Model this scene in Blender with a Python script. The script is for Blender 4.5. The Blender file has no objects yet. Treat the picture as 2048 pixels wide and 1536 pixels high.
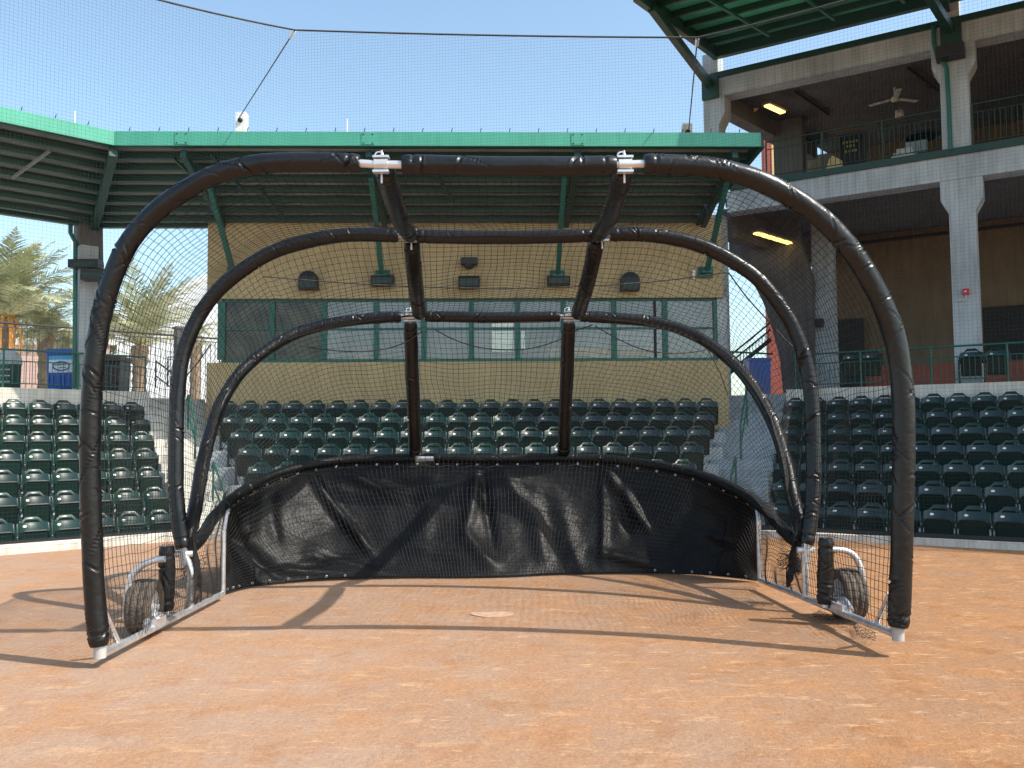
import bpy, math, random
from mathutils import Vector, noise
random.seed(7)
SC = bpy.context.scene
COL = SC.collection

# ---------------------------------------------------------------- camera, sky, sun, exposure
F = 1750.0; PITCH = math.radians(3.66); ROLL = math.radians(0.39); EYE = 1.6
FW = Vector((0, math.cos(PITCH), math.sin(PITCH)))
_R = Vector((1, 0, 0)); _U = Vector((0, -math.sin(PITCH), math.cos(PITCH)))
RT = _R * math.cos(ROLL) - _U * math.sin(ROLL)
UP = _U * math.cos(ROLL) + _R * math.sin(ROLL)
CAM = Vector((0, 0, EYE))
cd = bpy.data.cameras.new("camera"); cam = bpy.data.objects.new("camera", cd); COL.objects.link(cam)
from mathutils import Matrix
m3 = Matrix((RT, UP, -FW)).transposed()
cam.matrix_world = Matrix.Translation(CAM) @ m3.to_4x4()
cd.sensor_width = 36; cd.lens = 36 * F / 2048; cd.clip_start = 0.05; cd.clip_end = 2000
SC.camera = cam

SUN_S = Vector((-0.77, 0.33))            # ground shift of a shadow per metre of height
el = math.atan2(1, SUN_S.length); az = math.atan2(-SUN_S.x, -SUN_S.y)
w = bpy.data.worlds.new("World"); SC.world = w; w.use_nodes = True
nt = w.node_tree; bg = nt.nodes['Background']
sky = nt.nodes.new('ShaderNodeTexSky'); sky.sky_type = 'NISHITA'; sky.sun_disc = False
sky.sun_elevation = el; sky.sun_rotation = az; sky.air_density = 1.0; sky.dust_density = 1.6; sky.ozone_density = 1.3
tint = nt.nodes.new('ShaderNodeMix'); tint.data_type = 'RGBA'; tint.blend_type = 'MULTIPLY'; tint.inputs[0].default_value = 1
tint.inputs[7].default_value = (1.22, 1.26, 1.14, 1); nt.links.new(sky.outputs[0], tint.inputs[6])   # brightens the sky and makes it less blue
nt.links.new(tint.outputs[2], bg.inputs[0]); bg.inputs[1].default_value = 0.15
sd = bpy.data.lights.new("sun", 'SUN'); sd.energy = 3.5; sd.angle = math.radians(0.5); sd.color = (1, 0.94, 0.84)
so = bpy.data.objects.new("sun", sd); COL.objects.link(so)
so.rotation_euler = Vector((-SUN_S.x, -SUN_S.y, 1)).to_track_quat('Z', 'Y').to_euler(); so.location = (20, -10, 30)
SC.view_settings.view_transform = 'Standard'; SC.view_settings.look = 'None'
SC.view_settings.exposure = 0.72; SC.view_settings.gamma = 1
SC.render.engine = 'CYCLES'; SC.cycles.max_bounces = 6; SC.cycles.transparent_max_bounces = 12

# ---------------------------------------------------------------- helpers
def ray(px, py):
    return FW + RT * ((px - 1024) / F) - UP * ((py - 768) / F)
def G(px, py, z=0.0):
    d = ray(px, py); t = (z - EYE) / d.z; return CAM + d * t
def AT(px, py, Y):
    d = ray(px, py); return CAM + d * (Y / d.y)
def onplane(px, py, P, N):
    d = ray(px, py); return CAM + d * ((P - CAM).dot(N) / d.dot(N))
class Sec:
    """vertical plan frame: u runs to the right, n runs backwards (away from the field)"""
    def __init__(s, deg, n0):
        a = math.radians(deg); s.a = a
        s.u = Vector((math.cos(a), math.sin(a), 0)); s.n = Vector((-math.sin(a), math.cos(a), 0)); s.n0 = n0
    def P(s, u, n, z): return s.u * u + s.n * (n) + Vector((0, 0, z))
    def hit(s, px, py, n=None):
        n = s.n0 if n is None else n
        d = ray(px, py); t = n / d.dot(s.n); p = CAM + d * t
        return p.dot(s.u), p.z
    def su(s, px, n, z=2.0):        # u of the vertical line seen at px on plane n, at height z
        lo, hi = 0, 1536
        for _ in range(40):
            mid = (lo + hi) / 2
            if s.hit(px, mid, n)[1] > z: lo = mid
            else: hi = mid
        return s.hit(px, lo, n)[0]

class MB:
    def __init__(s): s.v = []; s.f = []; s.sm = []
    def add(s, vs, fs, smooth=False):
        o = len(s.v); s.v += [tuple(p) for p in vs]
        s.f += [tuple(i + o for i in f) for f in fs]; s.sm += [smooth] * len(fs)
    def box(s, c, ax, ay, az):      # centre and three half axes
        c, ax, ay, az = map(Vector, (c, ax, ay, az)); vs = []
        for i in (-1, 1):
            for j in (-1, 1):
                for k in (-1, 1): vs.append(c + ax * i + ay * j + az * k)
        s.add(vs, [(0, 1, 3, 2), (4, 6, 7, 5), (0, 4, 5, 1), (2, 3, 7, 6), (0, 2, 6, 4), (1, 5, 7, 3)])
    def bx(s, x0, x1, y0, y1, z0, z1):
        s.box(((x0 + x1) / 2, (y0 + y1) / 2, (z0 + z1) / 2), ((x1 - x0) / 2, 0, 0), (0, (y1 - y0) / 2, 0), (0, 0, (z1 - z0) / 2))
    def sbox(s, S, u0, u1, n0, n1, z0, z1):
        s.box(S.P((u0 + u1) / 2, (n0 + n1) / 2, (z0 + z1) / 2), S.u * ((u1 - u0) / 2), S.n * ((n1 - n0) / 2), (0, 0, (z1 - z0) / 2))
    def beam(s, a, b, w, h, up=(0, 0, 1)):   # bar from a to b, w across, h along 'up'
        a, b = Vector(a), Vector(b); d = (b - a); L = d.length; d.normalize()
        r = d.cross(Vector(up)); r.normalize(); q = r.cross(d)
        s.box((a + b) / 2, d * (L / 2), r * (w / 2), q * (h / 2))
    def prism(s, poly, d):
        poly = [Vector(p) for p in poly]; d = Vector(d); n = len(poly)
        vs = poly + [p + d for p in poly]
        fs = [tuple(range(n))[::-1], tuple(range(n, 2 * n))] + [(i, (i + 1) % n, n + (i + 1) % n, n + i) for i in range(n)]
        s.add(vs, fs)
    def quad(s, a, b, c, d): s.add([a, b, c, d], [(0, 1, 2, 3)])
    def tube(s, path, r, k=10, cap=True, smooth=True, rf=None, closed=False):
        path = [Vector(p) for p in path]; n = len(path); vs = []
        t0 = (path[1] - path[0]).normalized()
        ref = Vector((0, 0, 1)) if abs(t0.z) < 0.9 else Vector((0, 1, 0))
        x = t0.cross(ref).normalized(); L = 0
        for i, p in enumerate(path):
            a = path[max(i - 1, 0)]; b = path[min(i + 1, n - 1)]
            if closed: a = path[i - 1]; b = path[(i + 1) % n]
            t = (b - a).normalized()
            x = (x - t * x.dot(t)).normalized(); y = t.cross(x)
            if i: L += (p - path[i - 1]).length
            for j in range(k):
                th = 2 * math.pi * j / k
                rr = rf(L, th) if rf else (r[i] if isinstance(r, (list, tuple)) else r)
                vs.append(p + x * (math.cos(th) * rr) + y * (math.sin(th) * rr))
        fs = []
        m = n if closed else n - 1
        for i in range(m):
            i2 = (i + 1) % n
            for j in range(k):
                fs.append((i * k + j, i * k + (j + 1) % k, i2 * k + (j + 1) % k, i2 * k + j))
        s.add(vs, fs, smooth)
        if cap and not closed:
            s.add([vs[j] for j in range(k)], [tuple(range(k))[::-1]]); s.add([vs[(n - 1) * k + j] for j in range(k)], [tuple(range(k))])
    def lathe(s, c, axis, prof, k=24, smooth=True, mod=None):   # prof: (offset along axis, radius)
        c = Vector(c); axis = Vector(axis).normalized()
        ref = Vector((0, 0, 1)) if abs(axis.z) < 0.9 else Vector((1, 0, 0))
        x = axis.cross(ref).normalized(); y = axis.cross(x); vs = []
        for i, (o, r) in enumerate(prof):
            for j in range(k):
                th = 2 * math.pi * j / k; rr = r * (mod(i, j) if mod else 1)
                vs.append(c + axis * o + x * (math.cos(th) * rr) + y * (math.sin(th) * rr))
        fs = [(i * k + j, i * k + (j + 1) % k, (i + 1) * k + (j + 1) % k, (i + 1) * k + j) for i in range(len(prof) - 1) for j in range(k)]
        s.add(vs, fs, smooth)
    def strand(s, path, r):         # thin three-sided twine
        path = [Vector(p) for p in path]; n = len(path)
        t = (path[-1] - path[0]); ref = Vector((0.31, 0.2, 0.93)) if abs(t.normalized().z) < 0.9 else Vector((0.2, 0.95, 0.2))
        vs = []
        for i, p in enumerate(path):
            t = path[min(i + 1, n - 1)] - path[max(i - 1, 0)]
            x = t.cross(ref); x = x.normalized() if x.length > 1e-9 else Vector((1, 0, 0)); y = t.cross(x).normalized()
            vs += [p + x * r, p - x * (r * .5) + y * (r * .87), p - x * (r * .5) - y * (r * .87)]
        s.add(vs, [(i * 3 + j, i * 3 + (j + 1) % 3, i * 3 + 3 + (j + 1) % 3, i * 3 + 3 + j) for i in range(n - 1) for j in range(3)])
    def mesh(s, name):
        me = bpy.data.meshes.new(name); me.from_pydata(s.v, [], s.f)
        me.polygons.foreach_set('use_smooth', s.sm); me.update(); return me
    def build(s, name, mat, parent=None, local=False):
        me = s.mesh(name)
        for m in (mat if isinstance(mat, list) else [mat]): me.materials.append(m)
        o = bpy.data.objects.new(name, me); COL.objects.link(o)
        if parent:
            o.parent = parent
            Mx = Matrix.Identity(4); q = parent
            while q: Mx = q.matrix_basis @ Mx; q = q.parent
            if not local: o.matrix_basis = Mx.inverted()
        return o
def tag(o, label, cat, group=None, kind=None):
    if label: o['label'] = label
    if cat: o['category'] = cat
    if group: o['group'] = group
    if kind: o['kind'] = kind
    return o
def thing(name, label, cat, loc=(0, 0, 0), rz=0, group=None):
    o = bpy.data.objects.new(name, None); COL.objects.link(o); o.empty_display_size = 0.2
    o.location = loc; o.rotation_euler = (0, 0, rz); return tag(o, label, cat, group)
def struct(o): o['kind'] = 'structure'; return o
def copy_tree(o, parent=None):
    c = o.copy(); COL.objects.link(c); c.parent = parent
    for ch in o.children: copy_tree(ch, c)
    return c

# ---------------------------------------------------------------- materials
def mat(name, col, rough=0.6, metal=0.0, var=0.12, scale=6.0, bump=0.0, bscale=40.0, spec=0.5, col2=None, emit=None, estr=1, coat=0, rand=0, ior=None, stain=0):
    m = bpy.data.materials.new(name); m.use_nodes = True; N = m.node_tree; L = N.links
    b = N.nodes['Principled BSDF']; b.inputs['Roughness'].default_value = rough; b.inputs['Metallic'].default_value = metal
    b.inputs['Specular IOR Level'].default_value = spec
    if coat: b.inputs['Coat Weight'].default_value = coat; b.inputs['Coat Roughness'].default_value = 0.12
    tc = N.nodes.new('ShaderNodeTexCoord')
    nz = N.nodes.new('ShaderNodeTexNoise'); nz.inputs['Scale'].default_value = scale; nz.inputs['Detail'].default_value = 5
    L.new(tc.outputs['Object'], nz.inputs['Vector'])
    cr = N.nodes.new('ShaderNodeValToRGB'); cr.color_ramp.elements[0].position = 0.3; cr.color_ramp.elements[1].position = 0.7
    c2 = col2 or [min(1, c * (1 + var)) for c in col]; c1 = [c * (1 - var) for c in col] if not col2 else col
    cr.color_ramp.elements[0].color = (*c1, 1); cr.color_ramp.elements[1].color = (*c2, 1)
    L.new(nz.outputs['Fac'], cr.inputs['Fac']); L.new(cr.outputs['Color'], b.inputs['Base Color'])
    if bump:
        n2 = N.nodes.new('ShaderNodeTexNoise'); n2.inputs['Scale'].default_value = bscale; n2.inputs['Detail'].default_value = 4
        L.new(tc.outputs['Object'], n2.inputs['Vector'])
        bp = N.nodes.new('ShaderNodeBump'); bp.inputs['Strength'].default_value = bump; bp.inputs['Distance'].default_value = 0.02
        L.new(n2.outputs['Fac'], bp.inputs['Height']); L.new(bp.outputs['Normal'], b.inputs['Normal'])
    if ior: b.inputs['IOR'].default_value = ior
    if stain:     # rain streaks and grime running down the surface
        mp = N.nodes.new('ShaderNodeMapping'); mp.inputs['Scale'].default_value = (5, 5, .45); L.new(tc.outputs['Object'], mp.inputs[0])
        ns = N.nodes.new('ShaderNodeTexNoise'); ns.inputs['Scale'].default_value = 1.6; ns.inputs['Detail'].default_value = 7; ns.inputs['Roughness'].default_value = .65; L.new(mp.outputs[0], ns.inputs['Vector'])
        rs = N.nodes.new('ShaderNodeValToRGB'); rs.color_ramp.elements[0].position = .42; rs.color_ramp.elements[1].position = .66
        rs.color_ramp.elements[0].color = (1, 1, 1, 1); rs.color_ramp.elements[1].color = (1 - stain, 1 - stain * 1.05, 1 - stain * 1.1, 1); L.new(ns.outputs['Fac'], rs.inputs['Fac'])
        mx2 = N.nodes.new('ShaderNodeMix'); mx2.data_type = 'RGBA'; mx2.blend_type = 'MULTIPLY'; mx2.inputs[0].default_value = 1
        L.new(cr.outputs['Color'], mx2.inputs[6]); L.new(rs.outputs['Color'], mx2.inputs[7]); L.new(mx2.outputs[2], b.inputs['Base Color'])
    if rand:      # sun fading differs a little from piece to piece
        oi = N.nodes.new('ShaderNodeObjectInfo'); mrr = N.nodes.new('ShaderNodeMapRange'); mrr.inputs[3].default_value = 1 - rand; mrr.inputs[4].default_value = 1 + rand
        L.new(oi.outputs['Random'], mrr.inputs[0]); mxx = N.nodes.new('ShaderNodeMix'); mxx.data_type = 'RGBA'; mxx.blend_type = 'MULTIPLY'; mxx.inputs[0].default_value = 1
        L.new(cr.outputs['Color'], mxx.inputs[6]); L.new(mrr.outputs[0], mxx.inputs[7]); L.new(mxx.outputs[2], b.inputs['Base Color'])
    if emit: b.inputs['Emission Color'].default_value = (*emit, 1); b.inputs['Emission Strength'].default_value = estr
    return m
M = {}
M['vinyl'] = mat('black_vinyl', (0.005, 0.0055, 0.0065), 0.32, var=0.35, scale=5, bump=0.2, bscale=18, spec=0.42)
M['tarp'] = mat('black_tarpaulin', (0.006, 0.006, 0.0065), 0.46, var=0.3, scale=3, bump=0.45, bscale=12, spec=0.24)
M['twine'] = mat('black_twine', (0.012, 0.011, 0.011), 0.8, var=0.1)
M['net'] = mat('dark_twine', (0.03, 0.04, 0.06), 0.8, var=0.1)
M['steel'] = mat('galvanised_steel', (0.62, 0.63, 0.66), 0.36, metal=0.75, var=0.25, scale=14, bump=0.12, bscale=60)
M['cap'] = mat('grey_white_cap', (0.42, 0.42, 0.41), 0.5, var=0.12)
M['whitepipe'] = mat('bright_aluminium', (0.66, 0.66, 0.67), 0.3, metal=0.6, var=0.08)
M['rubber'] = mat('dusty_rubber', (0.05, 0.042, 0.035), 0.85, var=0.3, scale=12, bump=0.4, bscale=70, col2=(0.14, 0.105, 0.08))
M['seat'] = mat('green_seat_plastic', (0.004, 0.026, 0.019), 0.33, var=0.15, scale=3, spec=0.65, rand=.35)
M['pan'] = mat('dark_green_seat_pan', (0.003, 0.017, 0.012), 0.42, var=0.2, scale=4, spec=0.4, rand=.35)
M['seatdark'] = mat('green_cast_iron', (0.01, 0.035, 0.028), 0.45, var=0.2)
M['badge'] = mat('white_badge', (0.8, 0.8, 0.8), 0.3, var=0.02)
M['green'] = mat('green_paint', (0.014, 0.115, 0.085), 0.45, var=0.1, scale=2)
M['fascia'] = mat('teal_green_paint', (0.07, 0.37, 0.26), 0.45, var=0.06, scale=1.5, stain=0.12)
M['dgreen'] = mat('dark_green_paint', (0.010, 0.048, 0.034), 0.5, var=0.15, scale=2)
M['deck'] = mat('grey_green_roof_sheet', (0.20, 0.22, 0.19), 0.5, var=0.25, scale=1.2)
M['deck2'] = mat('bright_green_roof_sheet', (0.09, 0.42, 0.24), 0.5, var=0.35, scale=0.8)
M['tan'] = mat('tan_stucco', (0.46, 0.355, 0.19), 0.9, var=0.08, scale=0.9, bump=0.3, bscale=60, stain=0.14)
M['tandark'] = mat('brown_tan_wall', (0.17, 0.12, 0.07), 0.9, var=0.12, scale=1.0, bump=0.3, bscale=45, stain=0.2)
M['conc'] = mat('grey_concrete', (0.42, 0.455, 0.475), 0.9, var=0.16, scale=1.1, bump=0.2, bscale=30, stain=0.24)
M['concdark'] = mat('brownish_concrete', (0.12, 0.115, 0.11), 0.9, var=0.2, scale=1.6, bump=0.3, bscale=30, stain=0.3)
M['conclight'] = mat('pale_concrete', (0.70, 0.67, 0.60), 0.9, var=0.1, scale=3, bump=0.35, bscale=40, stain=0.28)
M['red'] = mat('brick_red_paint', (0.30, 0.075, 0.05), 0.8, var=0.15, scale=2)
M['yellow'] = mat('ochre_stucco', (0.72, 0.52, 0.25), 0.9, var=0.05)
M['black'] = mat('black_painted_metal', (0.015, 0.015, 0.016), 0.5, var=0.2)
M['white'] = mat('white_paint', (0.8, 0.8, 0.8), 0.6, var=0.04, stain=0.08)
M['glass'] = mat('grey_window_pane', (0.12, 0.13, 0.13), 0.05, var=0.4, scale=0.9, ior=2.0, bump=.03, bscale=1.5, rand=.3)
M['glass_trees'] = mat('tree_reflection_pane', (0.02, 0.022, 0.016), 0.06, scale=2.6, ior=1.5, col2=(0.10, 0.095, 0.065))  # dark blotches painted in for trees reflected in the left panes
M['lamp'] = mat('lit_lamp', (0.9, 0.7, 0.3), 0.5, var=0.02, emit=(1, 0.62, 0.16), estr=2.2)
M['blue'] = mat('blue_bin_plastic', (0.02, 0.10, 0.42), 0.45, var=0.1)
M['dark'] = mat('dark_interior', (0.02, 0.018, 0.016), 0.8, var=0.2)
M['rope'] = mat('grey_rope', (0.05, 0.047, 0.045), 0.8, var=0.2)
M['leaf'] = mat('palm_leaf', (0.22, 0.25, 0.12), 0.42, scale=1.5, col2=(0.55, 0.54, 0.34))
M['trunk'] = mat('palm_trunk', (0.20, 0.14, 0.09), 0.9, var=0.3, scale=6, bump=0.8, bscale=12)
M['orange'] = mat('orange_palm_stalk', (0.65, 0.30, 0.07), 0.7, var=0.2)
M['pink'] = mat('pinkish_wall', (0.55, 0.36, 0.30), 0.9, var=0.08, scale=1)
def dirt():
    m = bpy.data.materials.new('clay_dirt'); m.use_nodes = True; N = m.node_tree; L = N.links; b = N.nodes['Principled BSDF']
    b.inputs['Roughness'].default_value = 0.95; b.inputs['Specular IOR Level'].default_value = 0.15
    tc = N.nodes.new('ShaderNodeTexCoord')
    def nz(scale, detail=6, rough=0.6, vec=None, dist=0):
        n = N.nodes.new('ShaderNodeTexNoise'); n.inputs['Scale'].default_value = scale; n.inputs['Detail'].default_value = detail
        n.inputs['Roughness'].default_value = rough; n.inputs['Distortion'].default_value = dist
        L.new(vec or tc.outputs['Object'], n.inputs['Vector']); return n.outputs['Fac']
    def ramp(fac, stops):
        r = N.nodes.new('ShaderNodeValToRGB'); e = r.color_ramp.elements
        e[0].position, e[0].color = stops[0][0], (*stops[0][1], 1); e[1].position, e[1].color = stops[1][0], (*stops[1][1], 1)
        for p, c in stops[2:]: x = e.new(p); x.color = (*c, 1)
        L.new(fac, r.inputs['Fac']); return r.outputs['Color']
    def mix(fac, a, bb, mode='MIX'):
        x = N.nodes.new('ShaderNodeMix'); x.data_type = 'RGBA'; x.blend_type = mode
        if isinstance(fac, float): x.inputs[0].default_value = fac
        else: L.new(fac, x.inputs[0])
        for i, c in ((6, a), (7, bb)):
            if isinstance(c, tuple): x.inputs[i].default_value = (*c, 1)
            else: L.new(c, x.inputs[i])
        return x.outputs[2]
    sp = N.nodes.new('ShaderNodeSeparateXYZ'); L.new(tc.outputs['Object'], sp.inputs[0])
    def streak(rot, sx, sy, scale, lo, hi, loc=(0, 0, 0), dist=.6):
        mp = N.nodes.new('ShaderNodeMapping'); mp.inputs['Scale'].default_value = (sx, sy, 1); mp.inputs['Rotation'].default_value = (0, 0, rot); mp.inputs['Location'].default_value = loc
        L.new(tc.outputs['Object'], mp.inputs[0]); return ramp(nz(scale, 7, 0.62, mp.outputs[0], dist), [(lo, (0, 0, 0)), (hi, (1, 1, 1))])
    mr = N.nodes.new('ShaderNodeMapRange'); mr.inputs[1].default_value = -2.0; mr.inputs[2].default_value = 3.2
    ad = N.nodes.new('ShaderNodeMath'); ad.operation = 'MULTIPLY_ADD'; L.new(nz(0.7, 6), ad.inputs[0]); ad.inputs[1].default_value = 7; L.new(sp.outputs[0], ad.inputs[2])
    sb = N.nodes.new('ShaderNodeMath'); sb.operation = 'SUBTRACT'; L.new(ad.outputs[0], sb.inputs[0]); sb.inputs[1].default_value = 3.5
    L.new(sb.outputs[0], mr.inputs[0])
    base = mix(mr.outputs[0], (0.42, 0.28, 0.20), (0.34, 0.195, 0.113))
    org = ramp(nz(1.6, 8, 0.68), [(0.42, (0, 0, 0)), (0.66, (1, 1, 1))])
    base = mix(org, base, mix(mr.outputs[0], (0.44, 0.245, 0.135), (0.42, 0.205, 0.09)))
    dk = ramp(nz(2.9, 8, 0.7), [(0.52, (0, 0, 0)), (0.68, (1, 1, 1))])
    base = mix(dk, base, mix(mr.outputs[0], (0.40, 0.22, 0.13), (0.31, 0.145, 0.06)))
    base = mix(streak(0.35, 1.2, 3.0, 2.6, .57, .72), base, (0.56, 0.35, 0.205))
    base = mix(streak(0.22, 1.0, 4.2, 5.5, .61, .70, (3, 8, 0)), base, (0.60, 0.37, 0.20))
    base = mix(streak(-0.5, 1.2, 4.5, 3.8, .63, .73, (9, 1, 0)), base, (0.56, 0.35, 0.20))
    base = mix(streak(0.9, 1.5, 5.0, 6.5, .64, .72, (1, 5, 0)), base, (0.44, 0.20, 0.08))
    gr = ramp(nz(210, 3, 0.75), [(0.30, (0.62, 0.62, 0.62)), (0.70, (1.25, 1.25, 1.25))])
    base = mix(0.85, base, gr, 'MULTIPLY')
    gr2 = ramp(nz(38, 5, 0.75), [(0.32, (0.80, 0.78, 0.76)), (0.68, (1.14, 1.14, 1.14))])
    base = mix(1.0, base, gr2, 'MULTIPLY')
    sp2 = ramp(nz(75, 2, 0.5), [(0.70, (1, 1, 1)), (0.75, (0.62, 0.52, 0.46))])
    base = mix(1.0, base, sp2, 'MULTIPLY')
    L.new(base, b.inputs['Base Color'])
    a2 = N.nodes.new('ShaderNodeMath'); a2.operation = 'MULTIPLY_ADD'; L.new(nz(90, 5, 0.7), a2.inputs[0]); a2.inputs[1].default_value = 0.3; L.new(nz(9, 6, 0.65), a2.inputs[2])
    bp = N.nodes.new('ShaderNodeBump'); bp.inputs['Strength'].default_value = 0.8; bp.inputs['Distance'].default_value = 0.03
    L.new(a2.outputs[0], bp.inputs['Height']); L.new(bp.outputs['Normal'], b.inputs['Normal'])
    return m
M['dirt'] = dirt()

# ---------------------------------------------------------------- plan frames
SL = Sec(42.0, 20.55); SM = Sec(1.5, 19.5); SR = Sec(-31.8, 20.55)

# ================================================================ GROUND
b = MB(); b.quad((-400, -60, 0), (400, -60, 0), (400, 600, 0), (-400, 600, 0))
struct(b.build('ground', M['dirt']))

# ================================================================ SEATING TERRACES
NL = [20.55 - .92 * k for k in range(7)]; NM = [19.5 - .87 * k for k in range(7)]; NR = [20.55 - .915 * k for k in range(7)]
ZL = [2.53 - .343 * k for k in range(7)]; ZM = [2.515 - .32 * k for k in range(7)]; ZR = [2.53 - .33 * k for k in range(7)]
LE = [6.80, 6.607, 6.364, 6.115, 5.865, 5.658, 5.42]          # last badge u in each left row
ME = [(-5.897, 4.783), (-5.505, 4.467), (-5.084, 4.14), (-4.679, 3.794), (-4.263, 3.454), (-3.883, 3.12), (-3.5, 2.8)]
RE = [-5.189, -5.009, -4.825, -4.637, -4.455, -4.267, -4.10]
SH = .78
def terrace(name, label, S, N, Z, ends):
    mb = MB()
    for k in range(7):
        fl = max(Z[k] - SH, 0.012); back = N[k] + .22 if k else N[0] + .3
        front = N[k + 1] + .22 if k < 6 else N[k] - .5
        mb.sbox(S, ends[k][0], ends[k][1], front, back, -.3, fl)
    return tag(mb.build(name, M['conc']), label, 'terrace')
terrace('seating_terrace', 'stepped concrete terrace carrying the left block of green seats', SL, NL, ZL, [(-9, e + .34) for e in LE])
terrace('seating_terrace', 'stepped concrete terrace carrying the middle block of green seats', SM, NM, ZM, [(a - .16, c + .34) for a, c in ME])
terrace('seating_terrace', 'stepped concrete terrace carrying the shaded right block of green seats', SR, NR, ZR, [(e - .16, 9) for e in RE])

def stairs(label, A, B, matl):
    # A(q), B(q): plan points of the two sides for q from 0 (field) to 1.25 (concourse)
    mb = MB(); n = 16
    for j in range(n):
        q0 = 1.22 * j / n; q1 = 1.22 * (j + 1) / n; z = 2.68 * (j + 1) / n
        p = [A(q0), B(q0), B(q1), A(q1)]
        mb.prism([Vector((v.x, v.y, -.2)) for v in p], (0, 0, z + .2))
    return tag(mb.build('aisle_stairs', matl), label, 'stairs')
def meet(a, c, N, n):        # point of the plan line a-c whose distance along N is n
    t = (n - a.dot(N)) / (c - a).dot(N); return a + (c - a) * t
def AL(q): return SL.P(5.42 + .37 + (6.80 - 5.42) * q, NL[6] - .4 + (NL[0] - NL[6] + .6) * q, 0)
mL0 = SM.P(-3.883 + .42 - .19, NM[6] - .4, 0); mL1 = SM.P(-5.9 - .19, NM[0] + .2, 0)
def BL(q): return meet(mL0, mL1, SL.n, AL(q).dot(SL.n))
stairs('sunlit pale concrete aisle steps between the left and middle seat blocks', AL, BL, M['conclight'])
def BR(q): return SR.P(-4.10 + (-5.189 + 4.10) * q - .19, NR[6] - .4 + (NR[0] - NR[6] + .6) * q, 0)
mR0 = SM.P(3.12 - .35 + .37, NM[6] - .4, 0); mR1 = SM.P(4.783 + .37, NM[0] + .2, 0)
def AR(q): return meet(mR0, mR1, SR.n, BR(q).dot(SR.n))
stairs('shaded grey concrete aisle steps between the middle and right seat blocks', AR, BR, M['conc'])  # greyer concrete than the left aisle, putting the shade into the colour

# kerbs along the dirt
mb = MB(); mb.sbox(SL, -9, 5.75, 14.32, 14.47, -.1, .10); mb.sbox(SL, -9, 5.75, 14.475, 14.53, -.1, .135)
k = tag(MB.build(mb, 'kerb', M['conclight']), 'low pale concrete kerb below the left seat block', 'kerb')
mb = MB(); mb.sbox(SR, -4.35, 9, 14.32, 14.47, -.1, .10)
tag(mb.build('kerb', M['conclight']), 'low pale concrete kerb below the shaded right seat block', 'kerb')
mb = MB()
pa = SL.P(5.76, 14.4, 0); pb = SR.P(-4.36, 14.4, 0)
mb.beam(Vector((pa.x, pa.y, .0)), Vector((pb.x, pb.y, .0)), .15, .2)
tag(mb.build('kerb', M['conclight']), 'low pale concrete kerb hidden behind the black skirt of the cage', 'kerb')
mb = MB(); mb.sbox(SL, -9, 5.75, 14.475, 14.56, .138, .17); tag(mb.build('edge_board', M['black']), 'thin black edging along the kerb below left seats', 'edging')
mb = MB(); mb.sbox(SR, -4.35, 9, 14.475, 14.56, .10, .16); tag(mb.build('edge_board', M['black']), 'thin black edging along the kerb below right seats', 'edging')

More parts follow.
